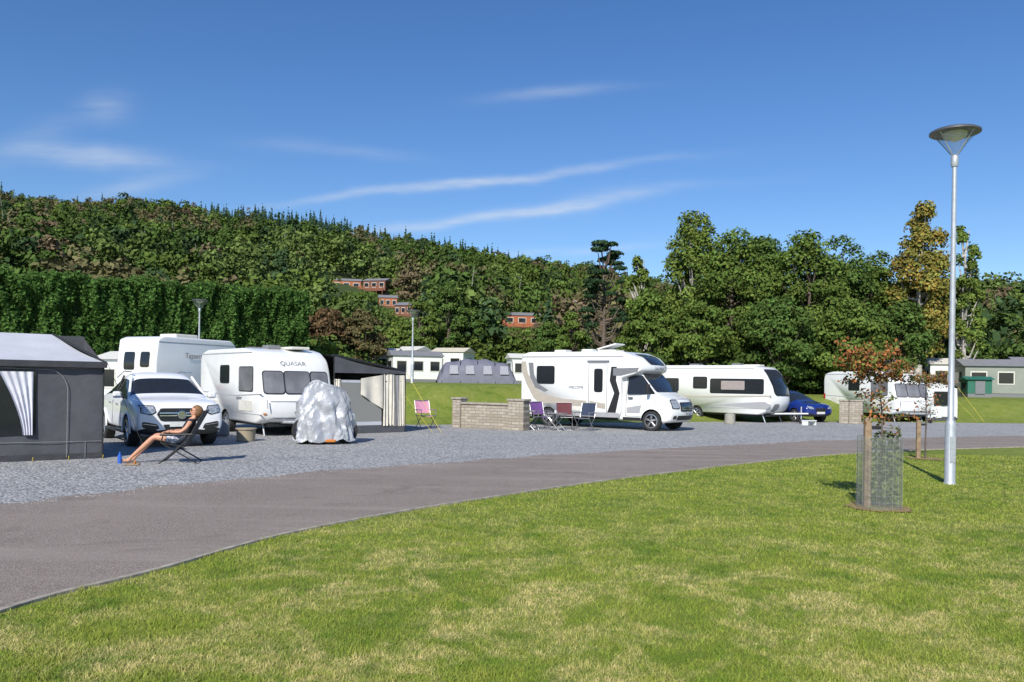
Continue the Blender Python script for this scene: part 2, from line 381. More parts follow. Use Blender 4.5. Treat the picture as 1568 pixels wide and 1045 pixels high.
# ------------------------------------------------------------ foliage
def leafmesh(name,C,N,S,col,par=None,asp=.6,mat=None,rng=RNG):
    n=len(C); N=N/np.maximum(np.linalg.norm(N,axis=1,keepdims=True),1e-6)
    a=rng.normal(size=(n,3)); t=a-(a*N).sum(1,keepdims=True)*N; t/=np.maximum(np.linalg.norm(t,axis=1,keepdims=True),1e-6)
    b=np.cross(N,t); s=S[:,None]
    V=np.stack([C+t*s,C+b*s*asp,C-t*s,C-b*s*asp],1).reshape(-1,3).astype(np.float32)
    me=bpy.data.meshes.new(name); me.vertices.add(4*n); me.vertices.foreach_set('co',V.ravel())
    me.loops.add(4*n); me.loops.foreach_set('vertex_index',np.arange(4*n,dtype=np.int32))
    me.polygons.add(n); me.polygons.foreach_set('loop_start',np.arange(0,4*n,4,dtype=np.int32))
    me.update(calc_edges=True)
    ca=me.color_attributes.new('Col','FLOAT_COLOR','POINT')
    c4=np.ones((n,4),np.float32); c4[:,:3]=np.clip(col,0,1); ca.data.foreach_set('color',np.repeat(c4,4,0).ravel())
    me.materials.append(mat or LEAF); o=bpy.data.objects.new(name,me); COL.objects.link(o)
    if par:o.parent=par
    return o
def unit(rng,n): a=rng.normal(size=(n,3)); return a/np.linalg.norm(a,axis=1,keepdims=True)
def crown(rng,n,H,Rr,z0,nc,kind='broad',cs=(.26,.42)):
    cen=np.array([0,0,(H+z0)/2]); c=(H-z0)/2
    if kind=='conifer':
        t=1-np.sqrt(rng.random(n)); tier=(.8+.2*np.cos(t*60)); r=Rr*(1-t)*tier*(.6+.45*rng.random(n)); an=rng.random(n)*2*np.pi
        r*=1+.15*np.sin(an*3+t*9)
        C=np.stack([r*np.cos(an),r*np.sin(an),z0+(H-z0)*t],1)
        N=np.stack([np.cos(an),np.sin(an),.5+0*an],1)+.45*rng.normal(size=(n,3)); return C,N,np.ones(n),C[:0]
    d=unit(rng,nc); rad=.35+.6*rng.random(nc)**.6
    cc=d*rad[:,None]*np.array([Rr*.85,Rr*.85,c*.9])
    cr_=Rr*(cs[0]+(cs[1]-cs[0])*rng.random(nc))
    if kind=='birch':
        tt=np.clip((cc[:,2]+c)/(2*c),0,1); wf=np.interp(tt,[0,.3,.7,1],[.8,1,.75,.3]); cc[:,:2]*=wf[:,None]; cr_*=.6+.4*wf
    if kind=='broad':
        tt=np.clip((cc[:,2]+c)/(2*c),0,1); wf=np.interp(tt,[0,.25,.6,1],[.85,1.1,.95,.6]); cc[:,:2]*=wf[:,None]
    if kind=='pine':
        cc[:,2]=np.linspace(-c*.9,c*.85,nc); tt=(cc[:,2]+c)/(2*c); an=rng.random(nc)*6.28+np.arange(nc)*2.4
        rr_=Rr*np.interp(tt,[0,.4,.85,1],[.7,.75,.45,.12])*(.5+.6*rng.random(nc)); cc[:,0]=rr_*np.cos(an); cc[:,1]=rr_*np.sin(an)
    cc+=cen
    w=cr_**2; k=rng.choice(nc,n,p=w/w.sum()); dd=unit(rng,n)
    dd[:,2]=np.where(dd[:,2]<-.3,-dd[:,2],dd[:,2])
    sq=np.array([1,1,.8 if kind!='pine' else .38])
    if kind=='birch': sq=np.array([.9,.9,1.2])
    C=cc[k]+dd*(cr_[k]*(.5+.58*rng.random(n)))[:,None]*sq
    N=dd+.35*(C-cen)/max(Rr,c)+.6*rng.normal(size=(n,3))
    shade=(.8+.4*rng.random(nc))[k]
    return C,N,shade,cc
def tree(name,x,y,H,Rr,color,kind='broad',n=9000,nc=60,z0=None,ls=.17,seed=0,bark=None,col2=None,z=None,cs=(.2,.36)):
    rng=np.random.default_rng(seed+int(abs(x)*10)+int(y)); zz=tz(x,y) if z is None else z
    e=E(name,(x,y,zz-.05)); z0=H*.15 if z0 is None else z0
    C,N,sh,cc=crown(rng,n,H,Rr,z0,nc,kind,cs)
    col=np.array(color)[None]*sh[:,None]*(.7+.6*rng.random((n,1)))
    col[:,0]*=.85+.3*rng.random(n)
    if col2 is not None:
        f=rng.random(n)<.22+.3*(np.sin(C[:,0]*1.7+C[:,2]*1.1)>.5); col[f]=np.array(col2)*(.7+.6*rng.random((f.sum(),1)))
    leafmesh('crown',C,N,ls*(.6+.8*rng.random(n)),col,e,rng=rng)
    V=[];F=[];tr=H*.018+.05; pts=[Vector((0,0,0))]
    top=H*.9
    for i in range(1,7): pts.append(Vector((rng.normal()*.02*H*.4*i/3,rng.normal()*.02*H*.4*i/3,top*i/6)))
    for i in range(6): tubeseg(V,F,pts[i],pts[i+1],tr*(1-i/6.5),tr*(1-(i+1)/6.5),8,False)
    for c in cc[:: max(1,len(cc)//26)]:
        c=Vector(c); zt=max(H*.12,c.z-Rr*.7); k=min(5,int(zt/top*6)); f=zt/top*6-k; st=pts[k].lerp(pts[k+1],min(1,f)); r0=tr*.42
        mid=st.lerp(c,.5)+Vector((0,0,-.05*H)); tubeseg(V,F,st,mid,r0,r0*.6,5,False); tubeseg(V,F,mid,c,r0*.6,r0*.2,5,False)
    mk('trunk',V,F,bark or BARK,e,smooth=60); return e
G1=(.105,.155,.035);G2=(.13,.18,.04);G3=(.08,.13,.033);GY=(.21,.205,.05);GD=(.036,.068,.032);BR=(.15,.10,.052)
big=[ # name,x,y,H,R,color,kind,n,nc
('pine_tree',8.0,70,13.2,2.5,GD,'pine',11000,34),
('birch_tree',10.4,66,12.0,1.8,G2,'birch',8000,50),
('birch_tree',13.9,62,15.6,3.1,G2,'birch',19000,110),
('broadleaf_tree',10.0,58,7.4,2.6,G1,'broad',11000,70),
('broadleaf_tree',16.4,60,12.4,3.6,G1,'broad',20000,130),
('broadleaf_tree',19.2,63,13.6,3.6,G3,'broad',20000,130),
('broadleaf_tree',21.8,59,12.8,3.6,G1,'broad',20000,130),
('broadleaf_tree',24.8,61,12.2,3.4,G3,'broad',18000,110),
('broadleaf_tree',28.0,63,12.2,3.2,G1,'broad',15000,100),
('birch_tree',30.3,60,15.6,2.8,GY,'birch',17000,90),
('birch_tree',33.6,60,13.9,1.9,G2,'birch',5000,34),
('broadleaf_tree',26.5,55,6.8,2.6,G3,'broad',10000,60),
('broadleaf_tree',34.5,66,9.0,2.8,G3,'broad',9000,60),
('broadleaf_tree',13.0,56,6.6,2.5,G1,'broad',10000,60),
('broadleaf_tree',18.5,55,7.2,3.0,G3,'broad',12000,70),
('broadleaf_tree',22.6,54,6.4,2.7,G1,'broad',11000,70),
('broadleaf_tree',40.5,72,6.2,2.6,G3,'broad',6000,40),
('broadleaf_tree',-16.8,72,7.6,2.7,BR,'broad',10000,60),
('broadleaf_tree',-13.8,74,7.2,2.4,(.12,.105,.048),'broad',9000,60),
('broadleaf_tree',-10.6,92,9.4,2.7,G1,'broad',8000,50),
('broadleaf_tree',-7.6,94,11.4,2.8,G3,'broad',9500,56),
('broadleaf_tree',-4.6,96,9.2,2.5,G3,'broad',8000,50),
('broadleaf_tree',-2.2,99,5.4,2.6,GY,'broad',5000,34),
('broadleaf_tree',3.9,86,7.2,2.2,G3,'broad',6500,44),
('broadleaf_tree',6.3,84,8.2,2.2,G1,'broad',6500,44),
('broadleaf_tree',-13.2,95,6.6,2.2,G2,'broad',6000,40),
('broadleaf_tree',-19.8,80,7.8,2.3,G3,'broad',6000,44),
]
for i,b in enumerate(big):
    nm,x,y,H,Rr,c,k,n,nc=b
    tree(nm,x,y,H,Rr,c,k,n,nc,seed=i*7,ls=.125 if y<71 else .15,z0=H*(.35 if k=='pine' else .06),
         bark=BARKL if k=='birch' else BARK,col2=((.28,.2,.05) if c==GY else None))
def proto(kind,n,seed):
    rng=np.random.default_rng(seed)
    C,N,s,_=crown(rng,n,1.0,.36 if kind=='broad' else .2,.0,22,kind,(.26,.48))
    return C,N/np.linalg.norm(N,axis=1,keepdims=True),s
def forest(name,T,ls=.065,nb=250,asp=.7):
    PB=[proto('broad',nb,50+i) for i in range(14)]; PC=[proto('conifer',nb,80+i) for i in range(4)]
    rng=np.random.default_rng(9); Cs=[];Ns=[];Ss=[];Cl=[]
    for (x,y,z,H,wf,k,c) in T:
        C,N,s=(PB[rng.integers(14)] if k==0 else PC[rng.integers(4)]); a=rng.random()*6.28; ca,sa=math.cos(a),math.sin(a)
        Rm=np.array([[ca,-sa,0],[sa,ca,0],[0,0,1]]); sc=np.array([H*wf,H*wf*(.85+.3*rng.random()),H])
        Cs.append((C@Rm.T)*sc+np.array([x,y,z])); Ns.append(N@Rm.T); n=len(C)
        Ss.append(ls*H*(.5+.8*rng.random(n))*(1 if k==0 else .75)); Cl.append(np.array(c)[None]*(.5+.5*s[:,None])*(.8+.4*rng.random((n,1))))
    return leafmesh(name,np.concatenate(Cs),np.concatenate(Ns),np.concatenate(Ss),np.concatenate(Cl),None,asp)
lodges=[(-38,183,9,0,.1139),(-30.5,181,7.5,1,.1145),(-25.3,162,5,0,.0927),(-20,152.5,5,1,.0833),(1.4,158,10.5,0,.0733),(17.4,220,6,1,.097)]
LZ=[1.65+v*ly-1.2 for (lx,ly,lw,t,v) in lodges]
def hlimit(x,y,z,H,k=0.):
    """tree cover has been kept low on the slope below each lodge"""
    for (lx,ly,lw,t,v),lz in zip(lodges,LZ):
        if y<ly+5 and abs(x/y-lx/ly)<(lw*.42+.6)/ly:
            if y>ly-5: return 0
            H=min(H,(lz-1.65)/ly*y+1.65-z+k)
    return H
rng=np.random.default_rng(21); T=[]; TR=[]
yv=97.
while yv<436:
    sp=4.9+yv*.0062; xx=-.74*yv
    while xx<.74*yv:
        x=xx+rng.normal()*1.8; y=yv+rng.normal()*1.8; xx+=sp
        u=x/y
        if .16<u<.5 and y<300 and y>110: continue   # open field behind the tall tree belt
        f=noise.noise(Vector((x*.017,y*.017,1))); g=noise.noise(Vector((x*.03,y*.03,9)))
        H=9.6+4.2*(rng.random()-.35)+2.4*f; k=0
        c=np.array(G1)*.95
        if f>.08: c=np.array(G3)*.92
        if g>.18: c=np.array((.14,.13,.062))
        if g<-.2: c=np.array((.12,.17,.048))
        if rng.random()<.08: c=np.array((.15,.115,.07))
        if rng.random()<.10: c=np.array((.05,.085,.035))
        con=(y>325 and -.42<u<.0 and rng.random()<.85) or rng.random()<.05
        if con: k=1; c=np.array((.048,.085,.04)); H*=1.12
        c=c*(.8+.4*rng.random())
        z=tz(x,y)-.6
        if y>395: H=min(H,8+2.5*rng.random())
        H=hlimit(x,y,z,H,.3*rng.random())
        if H<1.5: continue
        T.append((x,y,z,H,(.72+.32*rng.random())*(1 if H>7 else 1.6),k,c))
        if k==0 and H>8 and rng.random()<.05 and y>120: TR.append((x+rng.normal()*.8,y-1.5,z,H*(.9+.1*rng.random())))
    yv+=sp*.84
T.append((-.483*420,420,tz(-.483*420,420),14,1.0,0,np.array(GD))); T.append((-.135*418,418,tz(-.135*418,418),15,.9,1,np.array(GD)))
forest('hillside_forest',T,ls=.042,nb=340)
V=[];F=[]
for x,y,z,H in TR:
    a=rng.normal()*.04; tp=Vector((x+a*H,y,z+H)); md=Vector((x,y,z+H*.55)); tubeseg(V,F,(x,y,z),md,.08,.06,4,False); tubeseg(V,F,md,tp,.06,.02,4,False)
    for k in range(4):
        s=md.lerp(tp,.1+.2*k); tubeseg(V,F,s,s+Vector((rng.normal()*.9,-.3,.9)),.03,.01,3,False)
mk('bare_birch_stems',V,F,BARKL)
T2=[]
for (lx,ly,lw,t,v) in lodges:
    for i in range(60):
        y=ly-5-rng.random()*38; x=lx*y/ly+rng.normal()*lw*.55; z=tz(x,y)-.2; H=hlimit(x,y,z,1.0+2.2*rng.random(),.5)
        if H>.6: T2.append((x,y,z,H,1.9,0,np.array((.14,.21,.05))*(.55+.7*rng.random())))
for i in range(260):
    x=-34+rng.random()*21 if i%2 else 7+rng.random()*20; y=64+rng.random()*26
    T2.append((x,y,tz(x,y)-.3,2.2+2.2*rng.random()+ (y-64)*.05,1.5,0,np.array(G1 if rng.random()<.6 else G3)*(.6+.6*rng.random())))
for i in range(170):
    x=-36+rng.random()*84; y=92+rng.random()*8; H=3+2.5*rng.random()
    T2.append((x,y,tz(x,y)-.3,hlimit(x,y,tz(x,y)-.3,H,.3),1.3,0,np.array(G1 if rng.random()<.6 else G2)*(.6+.6*rng.random())))
for i in range(80):
    x=9+rng.random()*17; y=56+rng.random()*5
    T2.append((x,y,tz(x,y)-.3,2.0+1.6*rng.random(),1.7,0,np.array(G3)*(.5+.7*rng.random())))
for i in range(60):
    x=27+rng.random()*22; y=70+rng.random()*6
    T2.append((x,y,tz(x,y)-.3,3.0+2.6*rng.random(),1.5,0,np.array(G3)*(.5+.7*rng.random())))
T2=[t for t in T2 if t[3]>.5]
forest('undergrowth',T2,ls=.055,nb=380)
def hedge():
    rng=np.random.default_rng(77); A=np.array([-37,36.]);B=np.array([-15.2,60.]); D=B-A; L=np.linalg.norm(D); d=D/L; nrm=np.array([d[1],-d[0]])
    def top(s): return 6.9+1.15*s/L+.12*np.sin(s*1.3)+.1*np.sin(s*3.1+1)
    e=E('conifer_hedge',(0,0,0)); V=[];F=[]
    ns=30
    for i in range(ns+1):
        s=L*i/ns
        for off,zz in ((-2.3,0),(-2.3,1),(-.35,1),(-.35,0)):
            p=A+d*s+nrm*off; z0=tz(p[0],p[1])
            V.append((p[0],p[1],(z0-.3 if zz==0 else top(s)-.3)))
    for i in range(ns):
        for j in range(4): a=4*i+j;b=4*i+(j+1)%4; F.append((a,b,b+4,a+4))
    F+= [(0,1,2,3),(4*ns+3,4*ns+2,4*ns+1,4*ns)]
    mk('shade_core',V,F,M('hedge_shade',(.02,.032,.012),.95),e)  # solid core behind the leaves; hedge's inner shade put into its dark colour
    n=90000; s=rng.random(n)*L; h=rng.random(n)
    px=A[0]+d[0]*s; py=A[1]+d[1]*s
    bulge=np.array([.5*noise.noise(Vector((a*.9,b*2.5,3)))+.4*noise.noise(Vector((a*2.6,b*6,8))) for a,b in zip(s,h)])+.1*rng.normal(size=n)
    zt=top(s)+.25*np.array([noise.noise(Vector((a*1.7,0,4))) for a in s]); onface=rng.random(n)<.85
    off=np.where(onface,bulge,-rng.random(n)*2.3); z=np.where(onface,.9+h**.9*(zt-.9),zt+.13*rng.normal(size=n))
    C=np.stack([px+nrm[0]*off,py+nrm[1]*off,z],1)
    N=np.stack([nrm[0]+0*s,nrm[1]+0*s,np.where(onface,.25,1.5)],1)+.6*rng.normal(size=(n,3))
    col=np.array((.056,.108,.026))[None]*(.5+1.0*rng.random((n,1)))*(1+.8*np.clip(bulge,-.4,.5))[:,None]
    leafmesh('foliage',C,N,.11*(.6+.8*rng.random(n)),col,e,rng=rng)
hedge()
def lawn():
    rng=np.random.default_rng(4); n=330000
    D=4.0*(20/4.0)**rng.random(n); u=(rng.random(n)*1.5-.75); x=u*D; y=D
    rx=np.array([p.x for p in Rc]); ry=np.array([p.y for p in Rc])
    edge=np.interp(y,ry,rx); wob=.05*np.sin(y*9)+.04*np.sin(y*23+1)
    ok=x>edge+.05+wob*.6+.04*rng.random(n)+(y<7.2)*.04; x=x[ok];y=y[ok];edge=edge[ok];n=len(x)
    tuft=1+.5*(np.sin(x*7+np.sin(y*5)*2)*np.sin(y*8+x*3)>.6)+ .6*(x<edge+.14)
    h=(.013+.016*rng.random(n))*tuft; w=.0028*np.maximum(1,y/5.5)*(.7+.6*rng.random(n)); a=rng.random(n)*6.28
    lx=rng.normal(size=n)*.014; ly=rng.normal(size=n)*.014
    V=np.zeros((n,3,3),np.float32)
    V[:,0]=np.stack([x-np.cos(a)*w,y-np.sin(a)*w,0*x],1); V[:,1]=np.stack([x+np.cos(a)*w,y+np.sin(a)*w,0*x],1); V[:,2]=np.stack([x+lx,y+ly,h],1)
    me=bpy.data.meshes.new('lawn_grass'); me.vertices.add(3*n); me.vertices.foreach_set('co',V.ravel()); me.loops.add(3*n)
    me.loops.foreach_set('vertex_index',np.arange(3*n,dtype=np.int32)); me.polygons.add(n); me.polygons.foreach_set('loop_start',np.arange(0,3*n,3,dtype=np.int32))
    me.update(calc_edges=True); me.materials.append(BLADE); COL.objects.link(bpy.data.objects.new('lawn_grass',me))
lawn()
# ------------------------------------------------------------ street lamps
CANOPY=M('lantern_canopy',(.12,.12,.13),.4,.3)
def lamp(x,y,H):
    e=E('street_lamp',(x,y,tz(x,y)))
    lathe('pole',[(.105,0),(.1,.02),(.088,.05),(.088,1.02),(.075,1.08),(.052,1.12),(.048,2.5),(.036,H-.62)],GALV,e,20)
    lathe('collar',[(.05,H-.66),(.062,H-.62),(.062,H-.5),(.05,H-.47),(.03,H-.45)],GALV,e,16)
    lathe('lantern_glass',[(.055,H-.47),(.2,H-.26),(.36,H-.08)],LGLASS,e,24)
    lathe('canopy',[(.0,H),(.15,H-.005),(.36,H-.03),(.405,H-.055),(.405,H-.085),(.37,H-.09),(.2,H-.07),(.0,H-.065)],CANOPY,e,32)
    lathe('reflector',[(.2,H-.075),(.17,H-.16),(.05,H-.22),(0,H-.22)],WHITE,e,20)
    tubes('struts',[((math.cos(a)*.05,math.sin(a)*.05,H-.47),(math.cos(a)*.375,math.sin(a)*.375,H-.07),.009) for a in (.4,1.97,3.54,5.11)],GALV,e,6)
    box('access_door',(0,-.089,.6),(.09,.008,.45),GALV,e,.003)
    return e
lamp(7.6,13.9,6.15); lamp(-5.6,45,4.1); lamp(-16,41,4.2)
# ------------------------------------------------------------ caravans
REDB=M('red_blind',(.35,.3,.28),.6)
def caravan(name,loc,u,L=5.1,W=1.12,H=2.52,style=0):
    e=E(name,(loc[0],loc[1],0),head(u)) # origin = front right (near) corner
    o=E('body_group'); o.parent=e; o.location=(-L,W,0)
    if style==0: P=[(.03,.42),(L-.35,.36),(L-.08,.45),(L,.7),(L-.01,1.02),(L-.1,1.14),(L-.32,1.9),(L-.5,2.2),(L-.95,H-.09),(L-1.5,H),(.6,H),(.12,H-.1),(0,H-.35)]; bow=.16
    else: P=[(.03,.42),(L-.5,.36),(L-.1,.5),(L+.1,.8),(L+.12,1.1),(L,1.6),(L-.35,2.2),(L-.75,H-.05),(L-1.4,H),(.5,H),(.1,H-.1),(0,H-.35)]; bow=.3
    b=Body(P,W,bow,rr=.06,fr=.14); body=b.build('shell',WHITE,o)
    wx=L*.44; cut_arches(body,[wx],.36,W,.34)
    for sd in (-1,1): wheel(wx,sd*(W-.14),.32,o,.2,sd,spokes=6)
    box('chassis',(L*.5,0,.33),(L*.9,W*1.5,.1),BLACK,o)
    line(b,[(.05,.62),(L*.44-.4,.62)],o); line(b,[(L*.44+.4,.62),(L-.1,.62)],o); line(b,[(.1,H-.14),(L-.9,H-.14)],o,w=.03,mat=MIDG)
    if style==0:
        window(b,L*.36,L*.5,1.5,2.0,o,mat=GLASS); window(b,L*.66,L*.86,1.28,1.95,o,mat=BLIND)
        window(b,L*.66,L*.86,1.28,1.95,o,sd=1,mat=BLIND)
        for a,c in ((-.98,-.42),(-.38,.38),(.42,.98)):
            b.front('window_seal',1.19,1.86,a-.025,c+.025,BLACK,o,.008,.09); b.front('front_window',1.22,1.83,a,c,BLIND,o,.02,.08)
        b.front('gas_locker_line',.98,1.0,-.85,.85,GREYP,o,.006,.005); b.front('gas_locker_line',.5,.515,-.85,.85,GREYP,o,.006,.005)
        b.front('front_mould',.55,.95,-.82,.82,WHITE,o,.02,.1); b.front('handle',.72,.76,-.12,.12,GREYP,o,.03,.01)
        for s in (-1,1):
            b.front('marker_lamp',.62,.67,*sorted((s*.95,s*1.04)),ORANGE,o,.02,.01); tubes('grab_handle',[((L+.01,s*.98,.8),(L-.03,s*.98,1.05),.015)],MIDG,o,6)
        text('QUASAR',.2,(b.xf(2.07)+.03,-.45,2.02),(R(58),0,R(90)),GREYP,o)
        b.side('hatch',rr(.6,1.0,.75,1.1,.03),TRIM,o); b.side('hatch',rr(1.3,1.7,.7,.95,.03),TRIM,o); b.side('hatch',rr(L*.66,L*.86,.7,1.0,.04),TRIM,o)
        line(b,[(.1,1.2),(L*.6,1.12),(L-.15,1.2)],o,w=.03,mat=MIDG)
        text('quasar',.16,(L*.62,-W-.012,1.02),(R(90),0,0),GREYP,o)
    else:
        window(b,L*.42,L*.52,1.5,2.0,o); window(b,L*.55,L*.93,1.3,1.92,o)
        b.side('window_blind',rr(L*.63,L*.80,1.45,1.85,.04),REDB,o,-1,.03)
        window(b,L*.15,L*.3,1.35,1.92,o)
        b.front('window_seal',1.2,2.38,-.86,.86,BLACK,o,.01,.2); b.front('front_window',1.25,1.98,-.8,.8,GLASS,o,.03,.12)
        for s in (-1,1): b.front('front_moulding',.5,.85,s*.7-.18,s*.7+.18,GREYP,o,.012,.1)
        line(b,[(.1,1.15),(L*.5,1.1),(L-.1,1.2)],o,w=.07,mat=BEIGE)
        b.side('lower_graphic',[(L*.55,.75),(L-.3,.6),(L-.1,.8),(L-.4,.95)],MIDG,o,-1,.006)
    box('roof_light',(L*.35,0,H+.05),(.5,.5,.1),GREYP,o,.03); box('roof_light',(L*.68,-.2,H+.05),(.42,.42,.12),GREYP,o,.03); box('roof_vent',(L*.82-.4,.4,H+.03),(.8,.6,.08),TRIM,o,.03)
    tubes('tow_frame',[((L-.4,-.5,.4),(L+1.1,0,.45),.04),((L-.4,.5,.4),(L+1.1,0,.45),.04),((L+.8,0,.1),(L+.8,0,.75),.03)],GALV,o)
    lathe('jockey_wheel',[(.02,-.03),(.1,-.03),(.1,.03),(.02,.03)],TYRE,o,14,'y',30,(L+.8,0,.1))
    tubes('corner_steadies',[((x,s*(W-.25),.4),(x+.15,s*(W-.25),.01),.025) for x in (.4,L-.6) for s in (-1,1)],GALV,o)
    for s in (-1,1): b.side('rear_lamp',rr(.04,.14,.9,1.3,.02),RED,o,s,.02)
    return e,o,b
u1=Vector((.64,-.77)).normalized()
e1,o1,b1=caravan('touring_caravan',(-6.88,22.2),u1)
def awning(o,L,W,x0,x1,out,zc,ze,name='caravan_awning',colroof=DARK,full=False):
    a=E(name)
    a.location=tuple((o.parent.matrix_basis@o.matrix_basis@Vector((0,0,0)))); a.rotation_euler=o.parent.rotation_euler
    y0=W+.02;y1=W+out
    V=[];F=[];nx_=8;ny_=6
    for i in range(nx_+1):
        for j in range(ny_+1):
            s=i/nx_;t=j/ny_; V.append((x0+(x1-x0)*s,y0+(y1-y0)*t,zc+(ze-zc)*t-.07*math.sin(math.pi*t)-.03*math.sin(s*math.pi*3)**2*t))
    for i in range(nx_):
        for j in range(ny_): k=i*(ny_+1)+j; F.append((k,k+1,k+ny_+2,k+ny_+1))
    mk('roof',V,F,colroof,a,smooth=60)
    mk('outer_wall',[(x0,y1,0),(x1,y1,0),(x1,y1,ze),(x0,y1,ze)],[(0,1,2,3)],MGREY,a); mk('rear_wall',[(x0,y0,0),(x0,y1,0),(x0,y1,ze),(x0,y0,zc)],[(0,1,2,3)],MGREY,a)
    tubes('frame',[((x1,y1,0),(x1,y1,ze),.022),((x1,y0+.05,0),(x1,y0+.05,zc),.02),((x1,y0,zc-.02),(x1,y1,ze-.02),.04),((x1,y0,ze-.35),(x1,y1,ze-.35),.012)],BLACK,a)
    def zr(y): t=(y-y0)/(y1-y0); return zc+(ze-zc)*t-.07*math.sin(math.pi*t)-.03
    def pan(nm,ya,yb,za,zb,mat,dx=.01,fold=0,zb2=None,za2=None,fr=19):
        V=[];F=[];n=20
        for i in range(n+1):
            t=i/n;y=ya+(yb-ya)*t; zt=min(zr(y),zb+((zb2 if zb2 is not None else zb)-zb)*t); zl=za+((za2 if za2 is not None else za)-za)*t
            for j in range(5):
                q=j/4; V.append((x1+dx+fold*math.sin(t*fr)*(.4+.6*(1-q))+fold*.5*math.sin(t*7+q*3),y,zl+(zt-zl)*q))
        for i in range(n):
            for j in range(4): k=i*5+j; F.append((k,k+1,k+6,k+5))
        mk(nm,V,F,mat,a,smooth=60)
    pan('skirt',y0+.05,y1,.0,.25,ANTH,.012)
    if full:
        pan('front_panel',y0+.05,y1,.2,zc-.15,WHITE,.015,.02,ze-.1); pan('window',y0+.5,y1-.5,.8,1.5,GLASS,.05,0)
    else:
        pan('window_mesh',y0+.28,y0+out*.66,.25,1.55,SCREEN,.008)
        pan('window_frame_low',y0+.28,y0+out*.66,.25,.36,LGREY,.014); pan('window_frame_top',y0+.28,y0+out*.66,1.55,1.63,LGREY,.014)
        pan('draped_cover',y0+out*.36,y0+out*.66,1.2,1.68,CREAM,.05,.03,1.8,.75,9)
        pan('side_panel',y0+out*.68,y1-.42,.22,1.82,CREAM,.02,.035); pan('corner_panel',y1-.4,y1-.24,.2,1.8,MGREY,.02,.02); pan('corner_panel',y1-.24,y1-.03,.2,1.8,CREAM,.02,.02)
        pan('panel_strip',y0+.05,y0+.26,.22,1.65,CREAM,.015,.03)
        pan('valance',y0+.05,y1,1.84,2.6,ANTH,.03,.01)
        pan('panel_divider',y0+out*.66,y0+out*.68,.22,1.84,BLACK,.018)
    tubes('guy_ropes',[((x1,y1,ze),(x1+.9,y1+.8,0),.007),((x0,y1,ze),(x0-.6,y1+1.5,0),.007),((x1,y1,ze*.6),(x1+.7,y1+.6,0),.005)],YEL,a,5)
    box('cabinet',(x0+1.2,y0+.5,.45),(.9,.5,.9),GREYP,a,.02)
    return a
awning(o1,5.1,1.12,.5,4.8,2.55,2.38,1.95,colroof=ANTH)
u2=Vector((.766,-.643)).normalized()
e2,o2,b2=caravan('touring_caravan',(11.4,35),u2,L=6.6,W=1.16,H=2.55,style=1)
u3=Vector((.35,-.93)).normalized()
e3,o3,b3=caravan('touring_caravan',(18.4,38.2),u3,L=5.0,W=1.12,H=2.45,style=0)
awning(o3,5.0,1.12,.8,4.5,2.1,2.25,1.75,colroof=LGREY,full=True)
# ------------------------------------------------------------ campervan behind
def rear_camper():
    L=4.4;e=E('campervan',(-13.8,31,0),head((-.4,-.92))); o=E('body_group');o.parent=e;o.location=(-L,-1.05,0)
    b=Body([(0,.45),(L,.45),(L+.02,2.2),(L-.1,3.1),(L-.4,3.22),(.3,3.22),(0,3.0)],1.05,.08,rr=.06); s=b.build('shell',WHITE,o)
    for y in (-1,1):
        for x in (.9,3.4): wheel(x,y*.93,.34,o,.2,y)
    b.front('rear_window',1.9,2.6,-.6,.0,GLASS,o,.02,.08); b.front('door_window',2.0,2.6,.3,.75,GLASS,o,.02,.08); b.front('rear_door',.6,2.8,.18,.9,TRIM,o,.01,.05)
    text('Tessera',.3,(2.9,1.085,2.4),(R(90),0,R(180)),GREYP,o)
    window(b,.6,1.3,1.7,2.3,o,sd=1); line(b,[(.1,3.0),(L-.2,3.0)],o,1,.03,MIDG)
    box('roof_box',(2.2,0,3.3),(1.2,.9,.2),TRIM,o,.05); b.side('graphic',[(.5,.9),(3.9,.9),(3.9,1.1),(.5,1.5)],BEIGE,o,1)
rear_camper()
